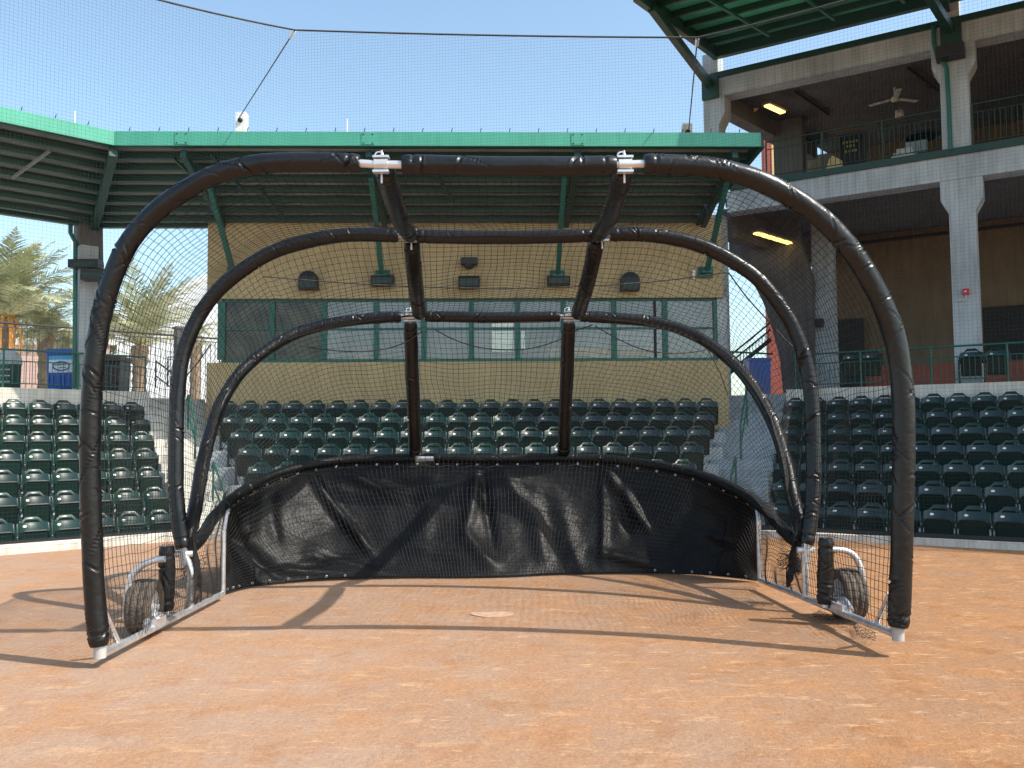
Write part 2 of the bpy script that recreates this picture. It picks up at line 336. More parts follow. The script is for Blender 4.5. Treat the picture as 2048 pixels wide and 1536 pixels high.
# ================================================================ SEATS
def seat_proto():
    root = thing('stadium_seat', '', '')
    # back: curved shell with raised crest and a slot
    mb = MB(); NX = 16; W = .232
    def top(x):
        a = abs(x); return SH - .085 * min(1, max(0, (a - .085) / .075)) ** 1.0 * (1 if a < .16 else 1) - (.02 if a > .19 else 0) * ((a - .19) / .035) ** 2
    def yb(x, z): return .075 * (1 - (x / W) ** 2) + (z - .45) * .18 + max(0, z - .60) * .22 - .07
    zs = [.44, .50, .56, .62, .66, .695, .705, .72, .74, 1.0]
    g = {}; vs = []
    for side in (0, 1):
        for i in range(NX + 1):
            x = -W + 2 * W * i / NX; t = top(x)
            for j, z in enumerate(zs):
                zz = .44 + (t - .44) * (z - .44) / .56 if False else (z if z < .65 else None)
                if zz is None:
                    # upper rows follow the crest
                    f = (z - .66) / .08 if z < 1 else 1.0
                    f = {5: .25, 4: 0, 6: .38, 7: .55, 8: .80, 9: 1.0}[j]; zz = .655 + (t - .655) * f
                edge = .006 if side and (i in (0, NX) or j in (0, len(zs) - 1)) else 0
                g[side, i, j] = len(vs); vs.append((x, yb(x, zz) + (.018 if side else 0), zz))
    fs = []; J = len(zs)
    slot = lambda i, j: j == 6 and 4 <= i <= 11
    for i in range(NX):
        for j in range(J - 1):
            if slot(i, j): continue
            fs.append((g[0, i, j], g[0, i + 1, j], g[0, i + 1, j + 1], g[0, i, j + 1]))
            fs.append((g[1, i, j], g[1, i, j + 1], g[1, i + 1, j + 1], g[1, i + 1, j]))
    for i in range(NX):
        fs.append((g[0, i, 0], g[1, i, 0], g[1, i + 1, 0], g[0, i + 1, 0])); fs.append((g[0, i, J - 1], g[0, i + 1, J - 1], g[1, i + 1, J - 1], g[1, i, J - 1]))
    for j in range(J - 1):
        fs.append((g[0, 0, j], g[0, 0, j + 1], g[1, 0, j + 1], g[1, 0, j])); fs.append((g[0, NX, j], g[1, NX, j], g[1, NX, j + 1], g[0, NX, j + 1]))
    for i in range(4, 12):
        fs.append((g[0, i, 6], g[1, i, 6], g[1, i + 1, 6], g[0, i + 1, 6])); fs.append((g[0, i, 7], g[0, i + 1, 7], g[1, i + 1, 7], g[1, i, 7]))
    mb.add(vs, fs, True); mb.build('backrest', M['seat'], root, local=True)
    # tipped-up seat pan: rounded slab with a rim and ribs
    mb = MB(); K = []; w2 = .205; z0 = .17; z1 = .585; rc = .06
    for cx, cz, a0 in ((w2 - rc, z1 - rc, 0), (-w2 + rc, z1 - rc, 90), (-w2 + .03, z0 + .03, 180), (w2 - .03, z0 + .03, 270)):
        r = rc if cz > .3 else .03
        for q in range(5):
            a = math.radians(a0 + 22.5 * q); K.append((cx + r * math.cos(a), cz + r * math.sin(a)))
    yy = lambda z: -.115 - (z - .17) * .16
    n = len(K)
    loops = [(1, .045), (1, .0), (.93, -.008), (.88, .012)]
    vs = []
    for s_, dy in loops:
        for x, z in K:
            xx = x * s_; zz = (z - .3775) * s_ + .3775; vs.append((xx, yy(zz) + dy, zz))
    fs = [(a * n + i, (a + 1) * n + i, (a + 1) * n + (i + 1) % n, a * n + (i + 1) % n) for a in range(len(loops) - 1) for i in range(n)]
    fs.append(tuple(range((len(loops) - 1) * n, len(loops) * n))[::-1]); fs.append(tuple(range(n)))
    mb.add(vs, fs)
    for z in (.23, .30):
        mb.bx(-.15, .15, yy(z) - .004, yy(z) + .014, z - .009, z + .009)
    mb.build('seat_pan', M['pan'], root, local=True)
    mb = MB()
    mb.bx(-.258, -.225, -.13, .05, 0, .06); mb.bx(-.255, -.228, -.10, -.03, .06, .50); mb.bx(-.262, -.222, -.15, -.01, .45, .53); mb.bx(-.25, -.233, -.02, .05, .45, .60)
    mb.build('frame', M['seatdark'], root, local=True)
    for z, y in ((.49, -.153), (.30, -.103)):
        mb = MB(); mb.lathe((-.242, y, z), (0, -1, 0), [(0, .008), (.006, .008), (.008, .0)], 8)
        mb.build('bolt', M['steel'], root, local=True)
    mb = MB(); x0 = -.105; zc = .635; V = [(x0, yb(x0, zc) - .004, zc)]
    for i in range(14):
        a = 2 * math.pi * i / 14; x = x0 + .029 * math.cos(a); z = zc + .018 * math.sin(a); V.append((x, yb(x, z) - .004, z))
    V2 = [(x, y - .003, z) for x, y, z in V]
    mb.add(V2, [(0, 1 + (i + 1) % 14, 1 + i) for i in range(14)]); mb.add(V[1:] + V2[1:], [(i, (i + 1) % 14, 14 + (i + 1) % 14, 14 + i) for i in range(14)])
    mb.build('number_badge', M['badge'], root, local=True)
    return root
SEAT = seat_proto(); SEAT_USED = [False]
ORD = 'first second third fourth fifth sixth seventh eighth ninth tenth eleventh twelfth thirteenth fourteenth fifteenth sixteenth seventeenth eighteenth nineteenth twentieth twenty-first twenty-second twenty-third twenty-fourth'.split()
ROWS = ['topmost', 'second-highest', 'third-highest', 'fourth-highest', 'fifth-highest', 'sixth-highest', 'lowest']
def place_seat(S, u, n, z, label, group):
    r = SEAT if not SEAT_USED[0] else copy_tree(SEAT)
    SEAT_USED[0] = True
    r.location = S.P(u + .105, n, z); r.rotation_euler = (math.radians(random.uniform(-1.6, 1.6)), math.radians(random.uniform(-.5, .5)), S.a + math.radians(random.uniform(-1.2, 1.2)))
    return tag(r, label, 'stadium seat', group)
bpy.context.view_layer.update()
for k in range(7):
    u = LE[k]; i = 0
    while u > -.2 + 0.4 * k * 0 and True:
        p = SL.P(u, NL[k], ZL[k] - .1); q = p - CAM
        px = 1024 + F * q.dot(RT) / q.dot(FW)
        if px < -45: break
        place_seat(SL, u, NL[k], ZL[k] - SH, f'sunlit folding seat, {ORD[i]} from the right in the {ROWS[k]} row of the left block', 'folding seats of the left block')
        u -= .482; i += 1
for k in range(6):
    a, c = ME[k]; cnt = round((c - a) / .4855) + 1
    for i in range(cnt):
        place_seat(SM, a + (c - a) * i / (cnt - 1), NM[k], ZM[k] - SH, f'green folding seat, {ORD[i]} from the left in the {ROWS[k]} row of the middle block', 'folding seats of the middle block')
for k in range(7):
    u = RE[k]; i = 0
    while True:
        p = SR.P(u, NR[k], ZR[k] - .1); q = p - CAM
        px = 1024 + F * q.dot(RT) / q.dot(FW)
        if px > 2075: break
        place_seat(SR, u, NR[k], ZR[k] - SH, f'shaded green folding seat, {ORD[i]} from the left in the {ROWS[k]} row of the right block', 'folding seats of the right block')
        u += .482; i += 1
for (px, py, pos) in ((1697, 713, 'left seat of the pair by the doorway'), (1735, 711, 'right seat of the pair by the doorway'), (1932, 708, 'left seat of the pair by the column'), (1982, 705, 'right seat of the pair by the column')):
    pu, pz = SR.hit(px, py, 21.4)
    place_seat(SR, pu, 21.4, pz - .66, f'spare seat behind the concourse railing, {pos}', 'spare seats on the right concourse')

# ================================================================ CONCOURSES AND THEIR WALLS
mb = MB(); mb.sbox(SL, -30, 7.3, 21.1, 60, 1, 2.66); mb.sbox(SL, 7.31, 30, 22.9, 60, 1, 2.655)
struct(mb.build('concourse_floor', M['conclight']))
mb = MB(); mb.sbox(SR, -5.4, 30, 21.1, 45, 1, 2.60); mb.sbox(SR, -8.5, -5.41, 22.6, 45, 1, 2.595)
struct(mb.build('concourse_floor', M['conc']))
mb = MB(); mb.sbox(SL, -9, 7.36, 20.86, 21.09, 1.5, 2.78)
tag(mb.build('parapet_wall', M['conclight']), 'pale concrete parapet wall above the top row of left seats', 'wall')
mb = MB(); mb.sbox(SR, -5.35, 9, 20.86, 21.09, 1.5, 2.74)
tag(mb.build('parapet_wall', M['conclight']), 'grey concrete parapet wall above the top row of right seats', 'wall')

def railing(name, label, cat, S, u0, u1, n, z0, z1, m, picket=.11, post=1.55, mid=None, r=.022, pr=.007, group=None, w=None):
    W = w or (lambda u, z: S.P(u, n, z))
    t = thing(name, label, cat, W(u0, z0), 0, group)
    mb = MB(); mb.tube([W(u0, z1), W(u1, z1)], r, 8)
    mb.build('top_rail', m, t)
    lo = z0 + .10; hi = (mid if mid else z1 - .02)
    mb = MB(); mb.tube([W(u0, lo), W(u1, lo)], .013, 6)
    if mid: mb.tube([W(u0, mid), W(u1, mid)], .013, 6)
    mb.build('lower_rail', m, t)
    cnt = max(2, round(abs(u1 - u0) / post) + 1)
    for i in range(cnt):
        u = u0 + (u1 - u0) * i / (cnt - 1); mb = MB(); mb.tube([W(u, z0), W(u, z1)], .022, 8); mb.build('post', m, t)
    mb = MB(); c = int(abs(u1 - u0) / picket)
    for i in range(1, c):
        u = u0 + (u1 - u0) * i / c; mb.tube([W(u, lo), W(u, hi)], pr, 4, cap=False, smooth=False)
    o = mb.build('pickets', m, t)
    return t
uL = SL.hit(292, 713, 20.95)[0]
railing('railing', 'green steel railing on the parapet above the left seats', 'railing', SL, -3, uL, 20.97, 2.78, 3.60, M['green'], mid=3.36)
railing('railing', 'green steel railing on the parapet above the right seats', 'railing', SR, -5.15, 5, 20.97, 2.74, 3.55, M['green'], mid=3.32)
# iron fence behind
uF0 = SL.hit(-60, 660, 27)[0]; uF1 = SL.hit(352, 665, 27)[0]
railing('iron_fence', 'black iron picket fence behind the left concourse in front of palms', 'fence', SL, uF0, uF1, 27, 2.66, SL.hit(200, 660, 27)[1], M['black'], picket=.15, post=2.4, mid=SL.hit(200, 668, 27)[1], pr=.011, r=.03)
uF2 = SL.hit(364, 665, 27)[0]; uF3 = SL.hit(440, 665, 27)[0]
railing('iron_fence', 'short black iron fence panel between the tan post and the press box', 'fence', SL, uF2, uF3, 27.0, 2.66, SL.hit(200, 660, 27)[1], M['black'], picket=.15, post=2.4, mid=SL.hit(200, 668, 27)[1], pr=.011, r=.03)
a = SL.hit(353, 700, 27.1)[0]; c = SL.hit(365, 700, 27.1)[0]
mb = MB(); mb.sbox(SL, a, c, 27.05, 27.35, 2.66, SL.hit(360, 663, 27)[1] + .1); mb.sbox(SL, a - .03, c + .03, 27.02, 27.38, SL.hit(360, 663, 27)[1] + .1, SL.hit(360, 663, 27)[1] + .17)
tag(mb.build('gate_post', M['concdark']), 'square brown masonry post between two black fence panels', 'post')

# stair handrails
def handrail(label, pts_px, Y, z_drop, m=M['green'], r=.021, grp=None):
    t = thing('handrail', label, 'handrail', AT(pts_px[0][0], pts_px[0][1], Y), 0, grp)
    P = [AT(x, y, Y + dy) for x, y, dy in pts_px]
    mb = MB(); mb.tube(P, r, 8); mb.build('top_rail', m, t)
    mb = MB(); mb.tube([p - Vector((0, 0, .38)) for p in P[1:-1]], r * .8, 8); mb.build('lower_rail', m, t)
    for p in (P[1], P[-2]):
        mb = MB(); mb.tube([p, p - Vector((0, 0, z_drop))], r, 8); mb.build('post', m, t)
handrail('green tubular handrail at the head of the sunlit aisle steps', [(374, 800, .4), (377, 790, .3), (391, 845, -.8), (388, 868, -.8)], 18.6, .75)
handrail('green tubular handrail halfway down the sunlit aisle steps', [(424, 935, 0.1), (427, 925, 0), (449, 985, -.9), (446, 1005, -.9)], 16.4, .75)
handrail('green tubular handrail on the shaded right aisle steps', [(1494, 785, .5), (1493, 778, .4), (1481, 850, -.9), (1482, 868, -.9)], 18.8, .8)
handrail('short green tubular handrail low on the shaded right aisle', [(1472, 925, .3), (1471, 915, .2), (1462, 955, -.5), (1463, 965, -.5)], 16.6, .6)
handrail('dark green stair handrail left of the press box, nearer pair', [(311, 745, 0), (312, 722, 0), (346, 748, -.5), (347, 765, -.5)], 22.6, .7, M['dgreen'])
handrail('dark green stair handrail behind, beside the fence post', [(336, 752, 0), (336, 714, 0), (362, 714, .5), (363, 760, .5)], 23.4, .8, M['dgreen'])

# ================================================================ PRESS BOX
nB = 20.0
pb = thing('press_box', 'tan stucco press box with a band of green-framed windows behind middle seats', 'building', SM.P(0, nB, 1.5))
mb = MB(); mb.sbox(SM, -6.42, 5.52, nB, nB + .25, 1.4, 3.40); mb.sbox(SM, -6.42, -6.17, nB + .26, 24.5, 2, 3.40)
mb.build('lower_wall', M['tan'], pb)
mb = MB(); mb.sbox(SM, -6.42, 5.42, nB - .05, nB + .25, 4.86, 6.75); mb.sbox(SM, -6.42, -6.17, nB + .26, 24.5, 4.86, 6.6)
mb.build('upper_wall', M['tan'], pb)
mb = MB(); mb.sbox(SM, 5.30, 5.52, nB + .02, nB + .5, 3.41, 4.85); mb.sbox(SM, 5.3, 5.52, nB + .51, 24.5, 1.5, 6.6)
mb.build('side_wall', M['conc'], pb)
mb = MB(); mb.sbox(SM, -6.1, 5.25, nB + .3, 24.4, 4.87, 4.95); mb.sbox(SM, -6.1, 5.25, nB + 3.9, nB + 4.1, 3.2, 4.86); mb.build('ceiling', M['conclight'], pb)
ux = [SM.hit(x, 680, nB + .1)[0] for x in (444, 545, 649, 753, 848, 943, 1035, 1127, 1228, 1330, 1434)]
zlo, zmid, zhi = 3.44, SM.hit(900, 658, nB + .1)[1], 4.85
mb = MB()
mb.sbox(SM, ux[0], ux[-1], nB + .06, nB + .16, 3.405, 3.475); mb.sbox(SM, ux[0], ux[-1], nB + .06, nB + .16, 4.80, 4.857)
mb.build('window_frame', M['green'], pb)
for i, u in enumerate(ux):
    mb = MB(); wd = .085 if i in (0, 10) else .06
    mb.sbox(SM, u - wd, u + wd, nB + .03, nB + .14, 3.476, 4.799); mb.build('mullion', M['green'], pb)
for i in range(10):
    mb = MB(); mb.sbox(SM, ux[i] + .06, ux[i + 1] - .06, nB + .05, nB + .13, zmid - .022, zmid + .022); mb.build('crossbar', M['green'], pb)
for i in range(10):
    for (za, zb) in ((3.476, zmid - .022), (zmid + .022, 4.799)):
        mb = MB(); mb.sbox(SM, ux[i] + .05, ux[i + 1] - .05, nB + .09, nB + .10, za, zb)
        mb.build('window_pane', M['glass_trees'] if i in (0, 1) else M['glass'], pb)
def pane_panel(name, m, px0, py0, px1, py1, n=nB + .082):
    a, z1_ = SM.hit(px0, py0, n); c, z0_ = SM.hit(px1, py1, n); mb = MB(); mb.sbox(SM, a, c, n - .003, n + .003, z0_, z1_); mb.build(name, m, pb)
pg_ = mat('pale_green_daylight', (.62, .75, .6), .5, scale=9, col2=(.85, .9, .85)); pw_ = mat('cream_desk_item', (.42, .42, .34), .8)
pane_panel('daylight_panel', pg_, 984, 662, 1028, 703); pane_panel('daylight_panel', pg_, 1042, 662, 1050, 700); pane_panel('daylight_panel', pg_, 984, 628, 1028, 654)  # daylight seen through the room, put in as pale panels on the panes
pane_panel('desk_item_panel', pw_, 1098, 697, 1122, 716); pane_panel('desk_item_panel', pw_, 1133, 696, 1222, 716); pane_panel('desk_item_panel', pw_, 1234, 698, 1300, 716); pane_panel('desk_item_panel', pw_, 712, 710, 742, 716)  # desk items inside the room, shown as flat panels on the panes
mb = MB(); mb.sbox(SM, SM.hit(1308, 650, nB + .2)[0] - .03, SM.hit(1308, 650, nB + .2)[0] + .03, nB + .065, nB + .085, 3.476, 4.799); mb.build('door_jamb', M['dark'], pb)

def floodlight(px, py, wpx, hpx, label):
    a, z = SM.hit(px, py, nB - .25); wd = wpx / F * 19.7 / 2; hh = hpx / F * 19.7 / 2
    t = thing('floodlight', label, 'light', SM.P(a, nB - .05, z)); mb = MB()
    mb.prism([SM.P(a - wd, nB - .38, z + hh * .5), SM.P(a - wd, nB - .34, z - hh), SM.P(a - wd, nB - .12, z - hh), SM.P(a - wd, nB - .12, z + hh), SM.P(a - wd, nB - .25, z + hh)], SM.u * (2 * wd))
    mb.build('housing', M['black'], t)
    mb = MB(); mb.sbox(SM, a - wd * .85, a + wd * .85, nB - .385, nB - .37, z - hh * .7, z + hh * .35)
    mb.build('louvre', M['seatdark'], t)
    mb = MB(); mb.sbox(SM, a - .05, a + .05, nB - .12, nB - .05, z - .04, z + .04); mb.build('bracket', M['black'], t)
floodlight(765, 561, 46, 22, 'black box floodlight under the left roof bracket on the press box')
floodlight(938, 564, 43, 26, 'black box floodlight at the middle of the press box wall')
floodlight(1117, 561, 46, 20, 'black box floodlight under the right roof bracket on the press box')
def dome(px, py, label):
    a, z = SM.hit(px, py, nB - .2); t = thing('wall_speaker', label, 'speaker', SM.P(a, nB - .05, z)); mb = MB()
    pr = [SM.P(a - .21, nB - .3, z - .21), SM.P(a + .21, nB - .3, z - .21)] + [SM.P(a + .21 * math.cos(q), nB - .3 + .06 * math.sin(q), z + .03 + .19 * math.sin(q)) for q in [math.pi * i / 10 for i in range(11)]]
    mb.prism(pr, SM.n * .24); mb.build('housing', M['black'], t)
    mb = MB(); mb.sbox(SM, a - .17, a + .17, nB - .312, nB - .302, z - .18, z - .02)
    mb.build('grille', M['seatdark'], t)
dome(617, 561, 'dark domed loudspeaker on the left part of the press box wall')
dome(1260, 563, 'dark domed loudspeaker on the right part of the press box wall')
a, z = SM.hit(938, 527, nB - .2); t = thing('camera_box', 'small black box with lens housing high in the middle of press box', 'camera box', SM.P(a, nB - .05, z))
mb = MB(); mb.sbox(SM, a - .19, a + .19, nB - .28, nB - .05, z - .02, z + .13); mb.build('housing', M['black'], t)
mb = MB(); mb.lathe(SM.P(a, nB - .17, z - .02), (0, 0, -1), [(0, .13), (.05, .12), (.09, .07), (.1, 0)], 14); mb.build('dome', M['black'], t)
a, z = SM.hit(1387, 549, nB - .1); mb = MB(); mb.tube([SM.P(a, nB - .12, z - .11), SM.P(a, nB - .12, z - .02), SM.P(a, nB - .12, z), SM.P(a, nB - .12, z + .1)], [.02, .03, .05, .045], 10); mb.sbox(SM, a - .03, a + .03, nB - .09, nB - .051, z - .03, z + .05)
tag(mb.build('siren', M['white']), 'small white cylindrical device near the right end of press box', 'siren')

# ================================================================ CENTRE CANOPY (press box roof and its left wing)
nF = 17.2; zF0, zF1 = 7.47, 7.75
cx0, cx1 = -7.41, 5.5
can = thing('canopy_roof', 'green metal roof with teal fascia over the press box and left seats', 'roof', SM.P(0, 19.9, 6.7))
C0 = SM.P(cx0, nF, 0); uC = C0.dot(SL.u); nC = C0.dot(SL.n)
zr = 6.55; dep = 2.85
# rear corner: intersection of SM n=nF+dep and SL n=nC+dep
def isect(n1, n2):
    A = Matrix(((SM.n.x, SM.n.y), (SL.n.x, SL.n.y))); return A.inverted() @ Vector((n1, n2))
KL = 1.13
def ring(d, z, uoff=0):
    c = isect(nF + d, nC + d * KL); return Vector((c.x, c.y, z))
def zd(d): return zF1 - .05 - (zF1 - .05 - zr - .12) * d / dep
cxr = lambda d: cx1 - .75 * d / dep
mb = MB(); mb.sbox(SM, cx0 + .012, cx1, nF - .05, nF, zF0, zF1)
fa = mb.build('fascia', M['fascia'], can)
mb = MB(); mb.sbox(SL, uC - 8, uC - .012, nC - .05, nC, zF0, zF1); mb.build('fascia', M['fascia'], can)
def strip(d0, d1, z0f, th, matl, name, c_only=False):
    a0, a1 = ring(d0, z0f(d0)), ring(d1, z0f(d1))
    mb = MB()
    e0 = SM.P(cxr(d0), nF + d0, z0f(d0)); e1 = SM.P(cxr(d1), nF + d1, z0f(d1))
    mb.prism([a0, e0, e1, a1], (0, 0, th)); mb.build(name, matl, can)
    u0 = uC - 8
    g0 = SL.P(u0, nC + d0 * KL, z0f(d0)); g1 = SL.P(u0, nC + d1 * KL, z0f(d1))
    mb = MB(); mb.prism([g0, a0, a1, g1], (0, 0, th)); mb.build(name, matl, can)
strip(0.02, dep, zd, .03, M['deck'], 'roof_sheet')
strip(dep, dep + .12, lambda d: zr - .02, .30, M['dgreen'], 'rear_beam')
for i in range(8):
    d = .12 + (dep - .2) * i / 7.5
    strip(d, d + .07, lambda q: zd(d) - .16, .145, M['dgreen'], 'purlin')
    strip(d + .072, d + .11, lambda q: zd(d) - .16, .02, M['dgreen'], 'purlin_flange')
def rafter(px_u, S, base_n, lo=.05, sz=.14):
    p0 = S.P(px_u, base_n + lo, zd(lo) - .34); p1 = S.P(px_u, base_n + dep, zd(dep) - .12)
    mb = MB(); mb.beam(p0, p1, .12, .16); mb.build('rafter', M['dgreen'], can)
for px in (365, 737, 1155):
    u = SM.hit(px, 272, nF)[0]; rafter(u, SM, nF)
    mb = MB(); mb.sbox(SM, u - .13, u + .13, nF - .062, nF - .052, zF0 + .02, zF1 - .02); pl = mb.build('joint_plate', M['fascia'], can)
    mb = MB()
    for du in (-.09, .09):
        for dz in (.05, .23): mb.lathe(SM.P(u + du, nF - .062, zF0 + dz), -SM.n, [(0, .016), (.008, .014), (.012, 0)], 8)
    mb.build('bolt', M['dgreen'], pl)
rafter(cx1 - .5, SM, nF); 
for k in (2.3, 4.6, 6.9): rafter(uC - k, SL, nC)
mb = MB(); mb.beam(ring(.02, zd(0) - .34), ring(dep, zd(dep) - .12), .16, .2); mb.build('hip_rafter', M['dgreen'], can)
mb = MB(); mb.beam(SM.P(cx1 + .03, nF + .01, zd(0) - .10), SM.P(cxr(dep) + .06, nF + dep + .12, zd(dep) - .04), .09, .30); mb.build('end_beam', M['dgreen'], can)
# small diagonal fly braces under the sheets
for (x, d0, d1) in ((-6.4, .4, 1.2), (-5.6, .3, 1.3), (-4.9, 1.4, 2.4), (-1.1, .9, 1.7)):
    mb = MB(); mb.beam(SM.P(x, nF + d0, zd(d0) - .18), SM.P(x + .35, nF + d1, zd(d1) - .26), .05, .05); mb.build('fly_brace', M['dgreen'], can)
for (x, d0, d1) in ((-1.0, .6, 1.5), (-1.9, 1.5, 2.5), (-3.6, .6, 1.6)):
    mb = MB(); mb.beam(SL.P(uC + x, nC + d0, zd(d0) - .18), SL.P(uC + x - .45, nC + d1, zd(d1) - .28), .05, .05); mb.build('fly_brace', M['deck'], can)
# braces from the wall brackets
for px, py in ((468, 545), (765, 552), (1115, 552), (1412, 545)):
    u, z = SM.hit(px, py, nB - .12)
    mb = MB(); mb.beam(SM.P(u, nB - .16, z - .02), SM.P(u, nF + .7, zd(.7) - .38), .10, .12); br = mb.build('roof_brace', M['green'], can)
    mb = MB(); mb.sbox(SM, u - .17, u + .17, nB - .10, nB - .052, z - .12, z + .14); mb.sbox(SM, u - .12, u + .12, nB - .28, nB - .101, z - .03, z + .02); mb.build('bracket_plate', M['green'], br)
# little snow-guard spikes on the fascia top
mb = MB()
for i in range(22):
    u = cx0 + .3 + i * .58; mb.tube([SM.P(u, nF - .02, zF1), SM.P(u + .02, nF - .02, zF1 + .09)], .009, 5)
for i in range(9):
    u = uC - .5 - i * .58; mb.tube([SL.P(u, nC - .02, zF1), SL.P(u + .02, nC - .02, zF1 + .09)], .009, 5)
mb.build('bird_spikes', M['dgreen'], can)

# poles behind the roof that carry the net
def pole(px, py0, label, wpx, Yp=21.4, m=M['white']):
    p = AT(px, py0, Yp); mb = MB(); wd = wpx / F * Yp / 2
    mb.bx(p.x - wd, p.x + wd, p.y - wd, p.y + wd, 2, p.z)
    t = tag(mb.build('net_pole', m), label, 'pole')
    mb = MB(); mb.lathe((p.x, p.y - wd, p.z - .22), (0, -1, 0), [(0, .06), (.04, .06), (.05, .03), (.09, .03), (.09, 0)], 10); mb.build('pulley', M['dark'], t)
    return p
PL_ = pole(484, 227, 'white post rising above the left part of the teal fascia', 20)
PR_ = pole(1373, 250, 'grey post rising above the right part of the teal fascia', 19, m=M['conclight'])
for px, py in ((150, 222), (694, 238)):
    p = AT(px, py, 22); mb = MB(); mb.tube([(p.x, p.y, 6.5), (p.x, p.y, p.z)], .02, 6)
    tag(mb.build('antenna', M['white']), 'thin white antenna rod above the left wing of the roof' if px < 400 else 'thin white antenna rod above the middle of the fascia', 'antenna')

# ================================================================ LEFT CORNER COLUMN
cc = isect(nF + dep - .3, nC + dep - .3); p = AT(172, 600, 19.9); cz = Vector((p.x, p.y, 0))
col = thing('roof_column', 'grey concrete column with dark steel head under the roof corner', 'column', (cz.x, cz.y, 2.6))
mb = MB(); mb.box((cz.x, cz.y, 4.35), SL.u * .19, SL.n * .2, (0, 0, 1.75)); mb.build('shaft', M['conc'], col)
mb = MB(); mb.box((cz.x, cz.y, 6.45), SL.u * .24, SL.n * .22, (0, 0, .348)); mb.prism([Vector((cz.x, cz.y, 5.75)) + SL.u * .2 - SL.n * .23, Vector((cz.x, cz.y, 5.75)) + SL.u * .29 - SL.n * .23, Vector((cz.x, cz.y, 6.6)) + SL.u * .26 - SL.n * .23, Vector((cz.x, cz.y, 6.6)) + SL.u * .2 - SL.n * .23], SL.n * .4)
mb.build('column_head', M['concdark'], col)
mb = MB(); mb.box(Vector((cz.x, cz.y, 4.7)) + SL.u * .23, SL.u * .035, SL.n * .17, (0, 0, 2.05)); mb.build('steel_channel', M['dgreen'], col)
a = AT(147, 700, 19.6); c = AT(147, 480, 19.6)
mb = MB(); mb.tube([AT(141, 432, 19.6), AT(141, 466, 19.6), AT(151, 485, 19.6), AT(150, 640, 19.6), AT(149, 776, 19.6)], .05, 10)
tag(mb.build('downpipe', M['green']), 'green downpipe with an offset bend beside the corner column', 'pipe')
def boxlight(px, py, w_, h_, Y, label):
    p = AT(px, py, Y); t = thing('floodlight', label, 'light', p); mb = MB(); w2 = w_ / F * Y / 2; h2 = h_ / F * Y / 2
    mb.prism([p + Vector((-w2, 0, h2)), p + Vector((w2, 0, h2)), p + Vector((w2 * 1.05, 0, -h2 * .2)), p + Vector((w2, 0, -h2)), p + Vector((-w2, 0, -h2))], (0, .3, 0)); mb.build('housing', M['black'], t)
    mb = MB(); mb.bx(p.x - w2 * .8, p.x + w2 * .8, p.y - .012, p.y - .002, p.z - h2 * .6, p.z + h2 * .3); mb.build('louvre', M['seatdark'], t)
boxlight(186, 548, 52, 22, 19.35, 'black box light low on the corner column')
boxlight(165, 526, 60, 17, 19.45, 'black box light strapped above another on the corner column')

# ================================================================ RIGHT GRANDSTAND
nG = 21.9
gs = thing('grandstand', 'two-storey grey concrete grandstand with green trim on the right', 'building', SR.P(-2, nG, 2.6))
Z1, Z1b, Z2b, Z2 = 8.0, 7.43, 10.55, 11.03      # balcony slab top/bottom, roof beam bottom/top
def gbox(name, m, u0, u1, n0, n1, z0, z1, parent=gs):
    mb = MB(); mb.sbox(SR, u0, u1, n0, n1, z0, z1); return mb.build(name, m, parent)
# side direction of the end wall (leans away from the facade normal)
sd_ = Vector((math.sin(math.radians(43)), math.cos(math.radians(43)), 0)); su = sd_.dot(SR.u); sn = sd_.dot(SR.n); kx = su / sn
def slant(name, m, n0, n1, z0, z1, t=.4, off=0):
    a = SR.P(-7.58 + kx * n0 + off, nG + n0, z0); c = SR.P(-7.58 + kx * n1 + off, nG + n1, z0)
    mb = MB(); mb.prism([a, a + SR.u * t, c + SR.u * t, c], (0, 0, z1 - z0)); return mb.build(name, m, gs)
# columns: (left u, right u)
for (a, c, z0, z1, cap) in ((-7.58, -7.17, .0, Z1b, 0), (-7.58, -7.17, Z1 + .15, Z2b, 1), (-1.87, -1.33, 2.6, Z1b, 1), (-1.95, -1.37, Z1 + .15, Z2b, 1), (4.1, 4.65, 2.6, Z1b, 1), (4.1, 4.65, Z1 + .15, Z2b, 1)):
    mb = MB(); y0, y1 = nG + .02, nG + .55
    if cap:
        w = .16
        sec = [(a, z0), (c, z0), (c, z1 - .75), (c + w, z1 - .45), (c + w, z1), (a - (w if a > -7 else 0), z1), (a - (w if a > -7 else 0), z1 - .45), (a, z1 - .75)]
        mb.prism([SR.P(u, y0, z) for u, z in sec], SR.n * (y1 - y0))
    else: mb.sbox(SR, a, c, y0, y1, z0, z1)
    mb.build('column', M['conc'], gs)
# column stubs carrying the upper roof
for (a, c, zt) in ((-7.58, -7.17, 11.75), (-1.95, -1.50, 12.3)):
    gbox('column', M['conc'], a, c, nG + .022, nG + .5, Z2 + .15, zt)
# edge beams
gbox('balcony_beam', M['conc'], -7.0, 9, nG, nG + .5, Z1b, Z1 - .02)
gbox('balcony_trim', M['dgreen'], -6.9, 9, nG - .06, nG + .25, Z1 - .018, Z1 + .14)
gbox('roof_beam', M['conc'], -7.5, 9, nG - .002, nG + .5, Z2b, Z2)
gbox('roof_trim', M['dgreen'], -7.35, 9, nG - .07, nG + .3, Z2 + .002, Z2 + .14)
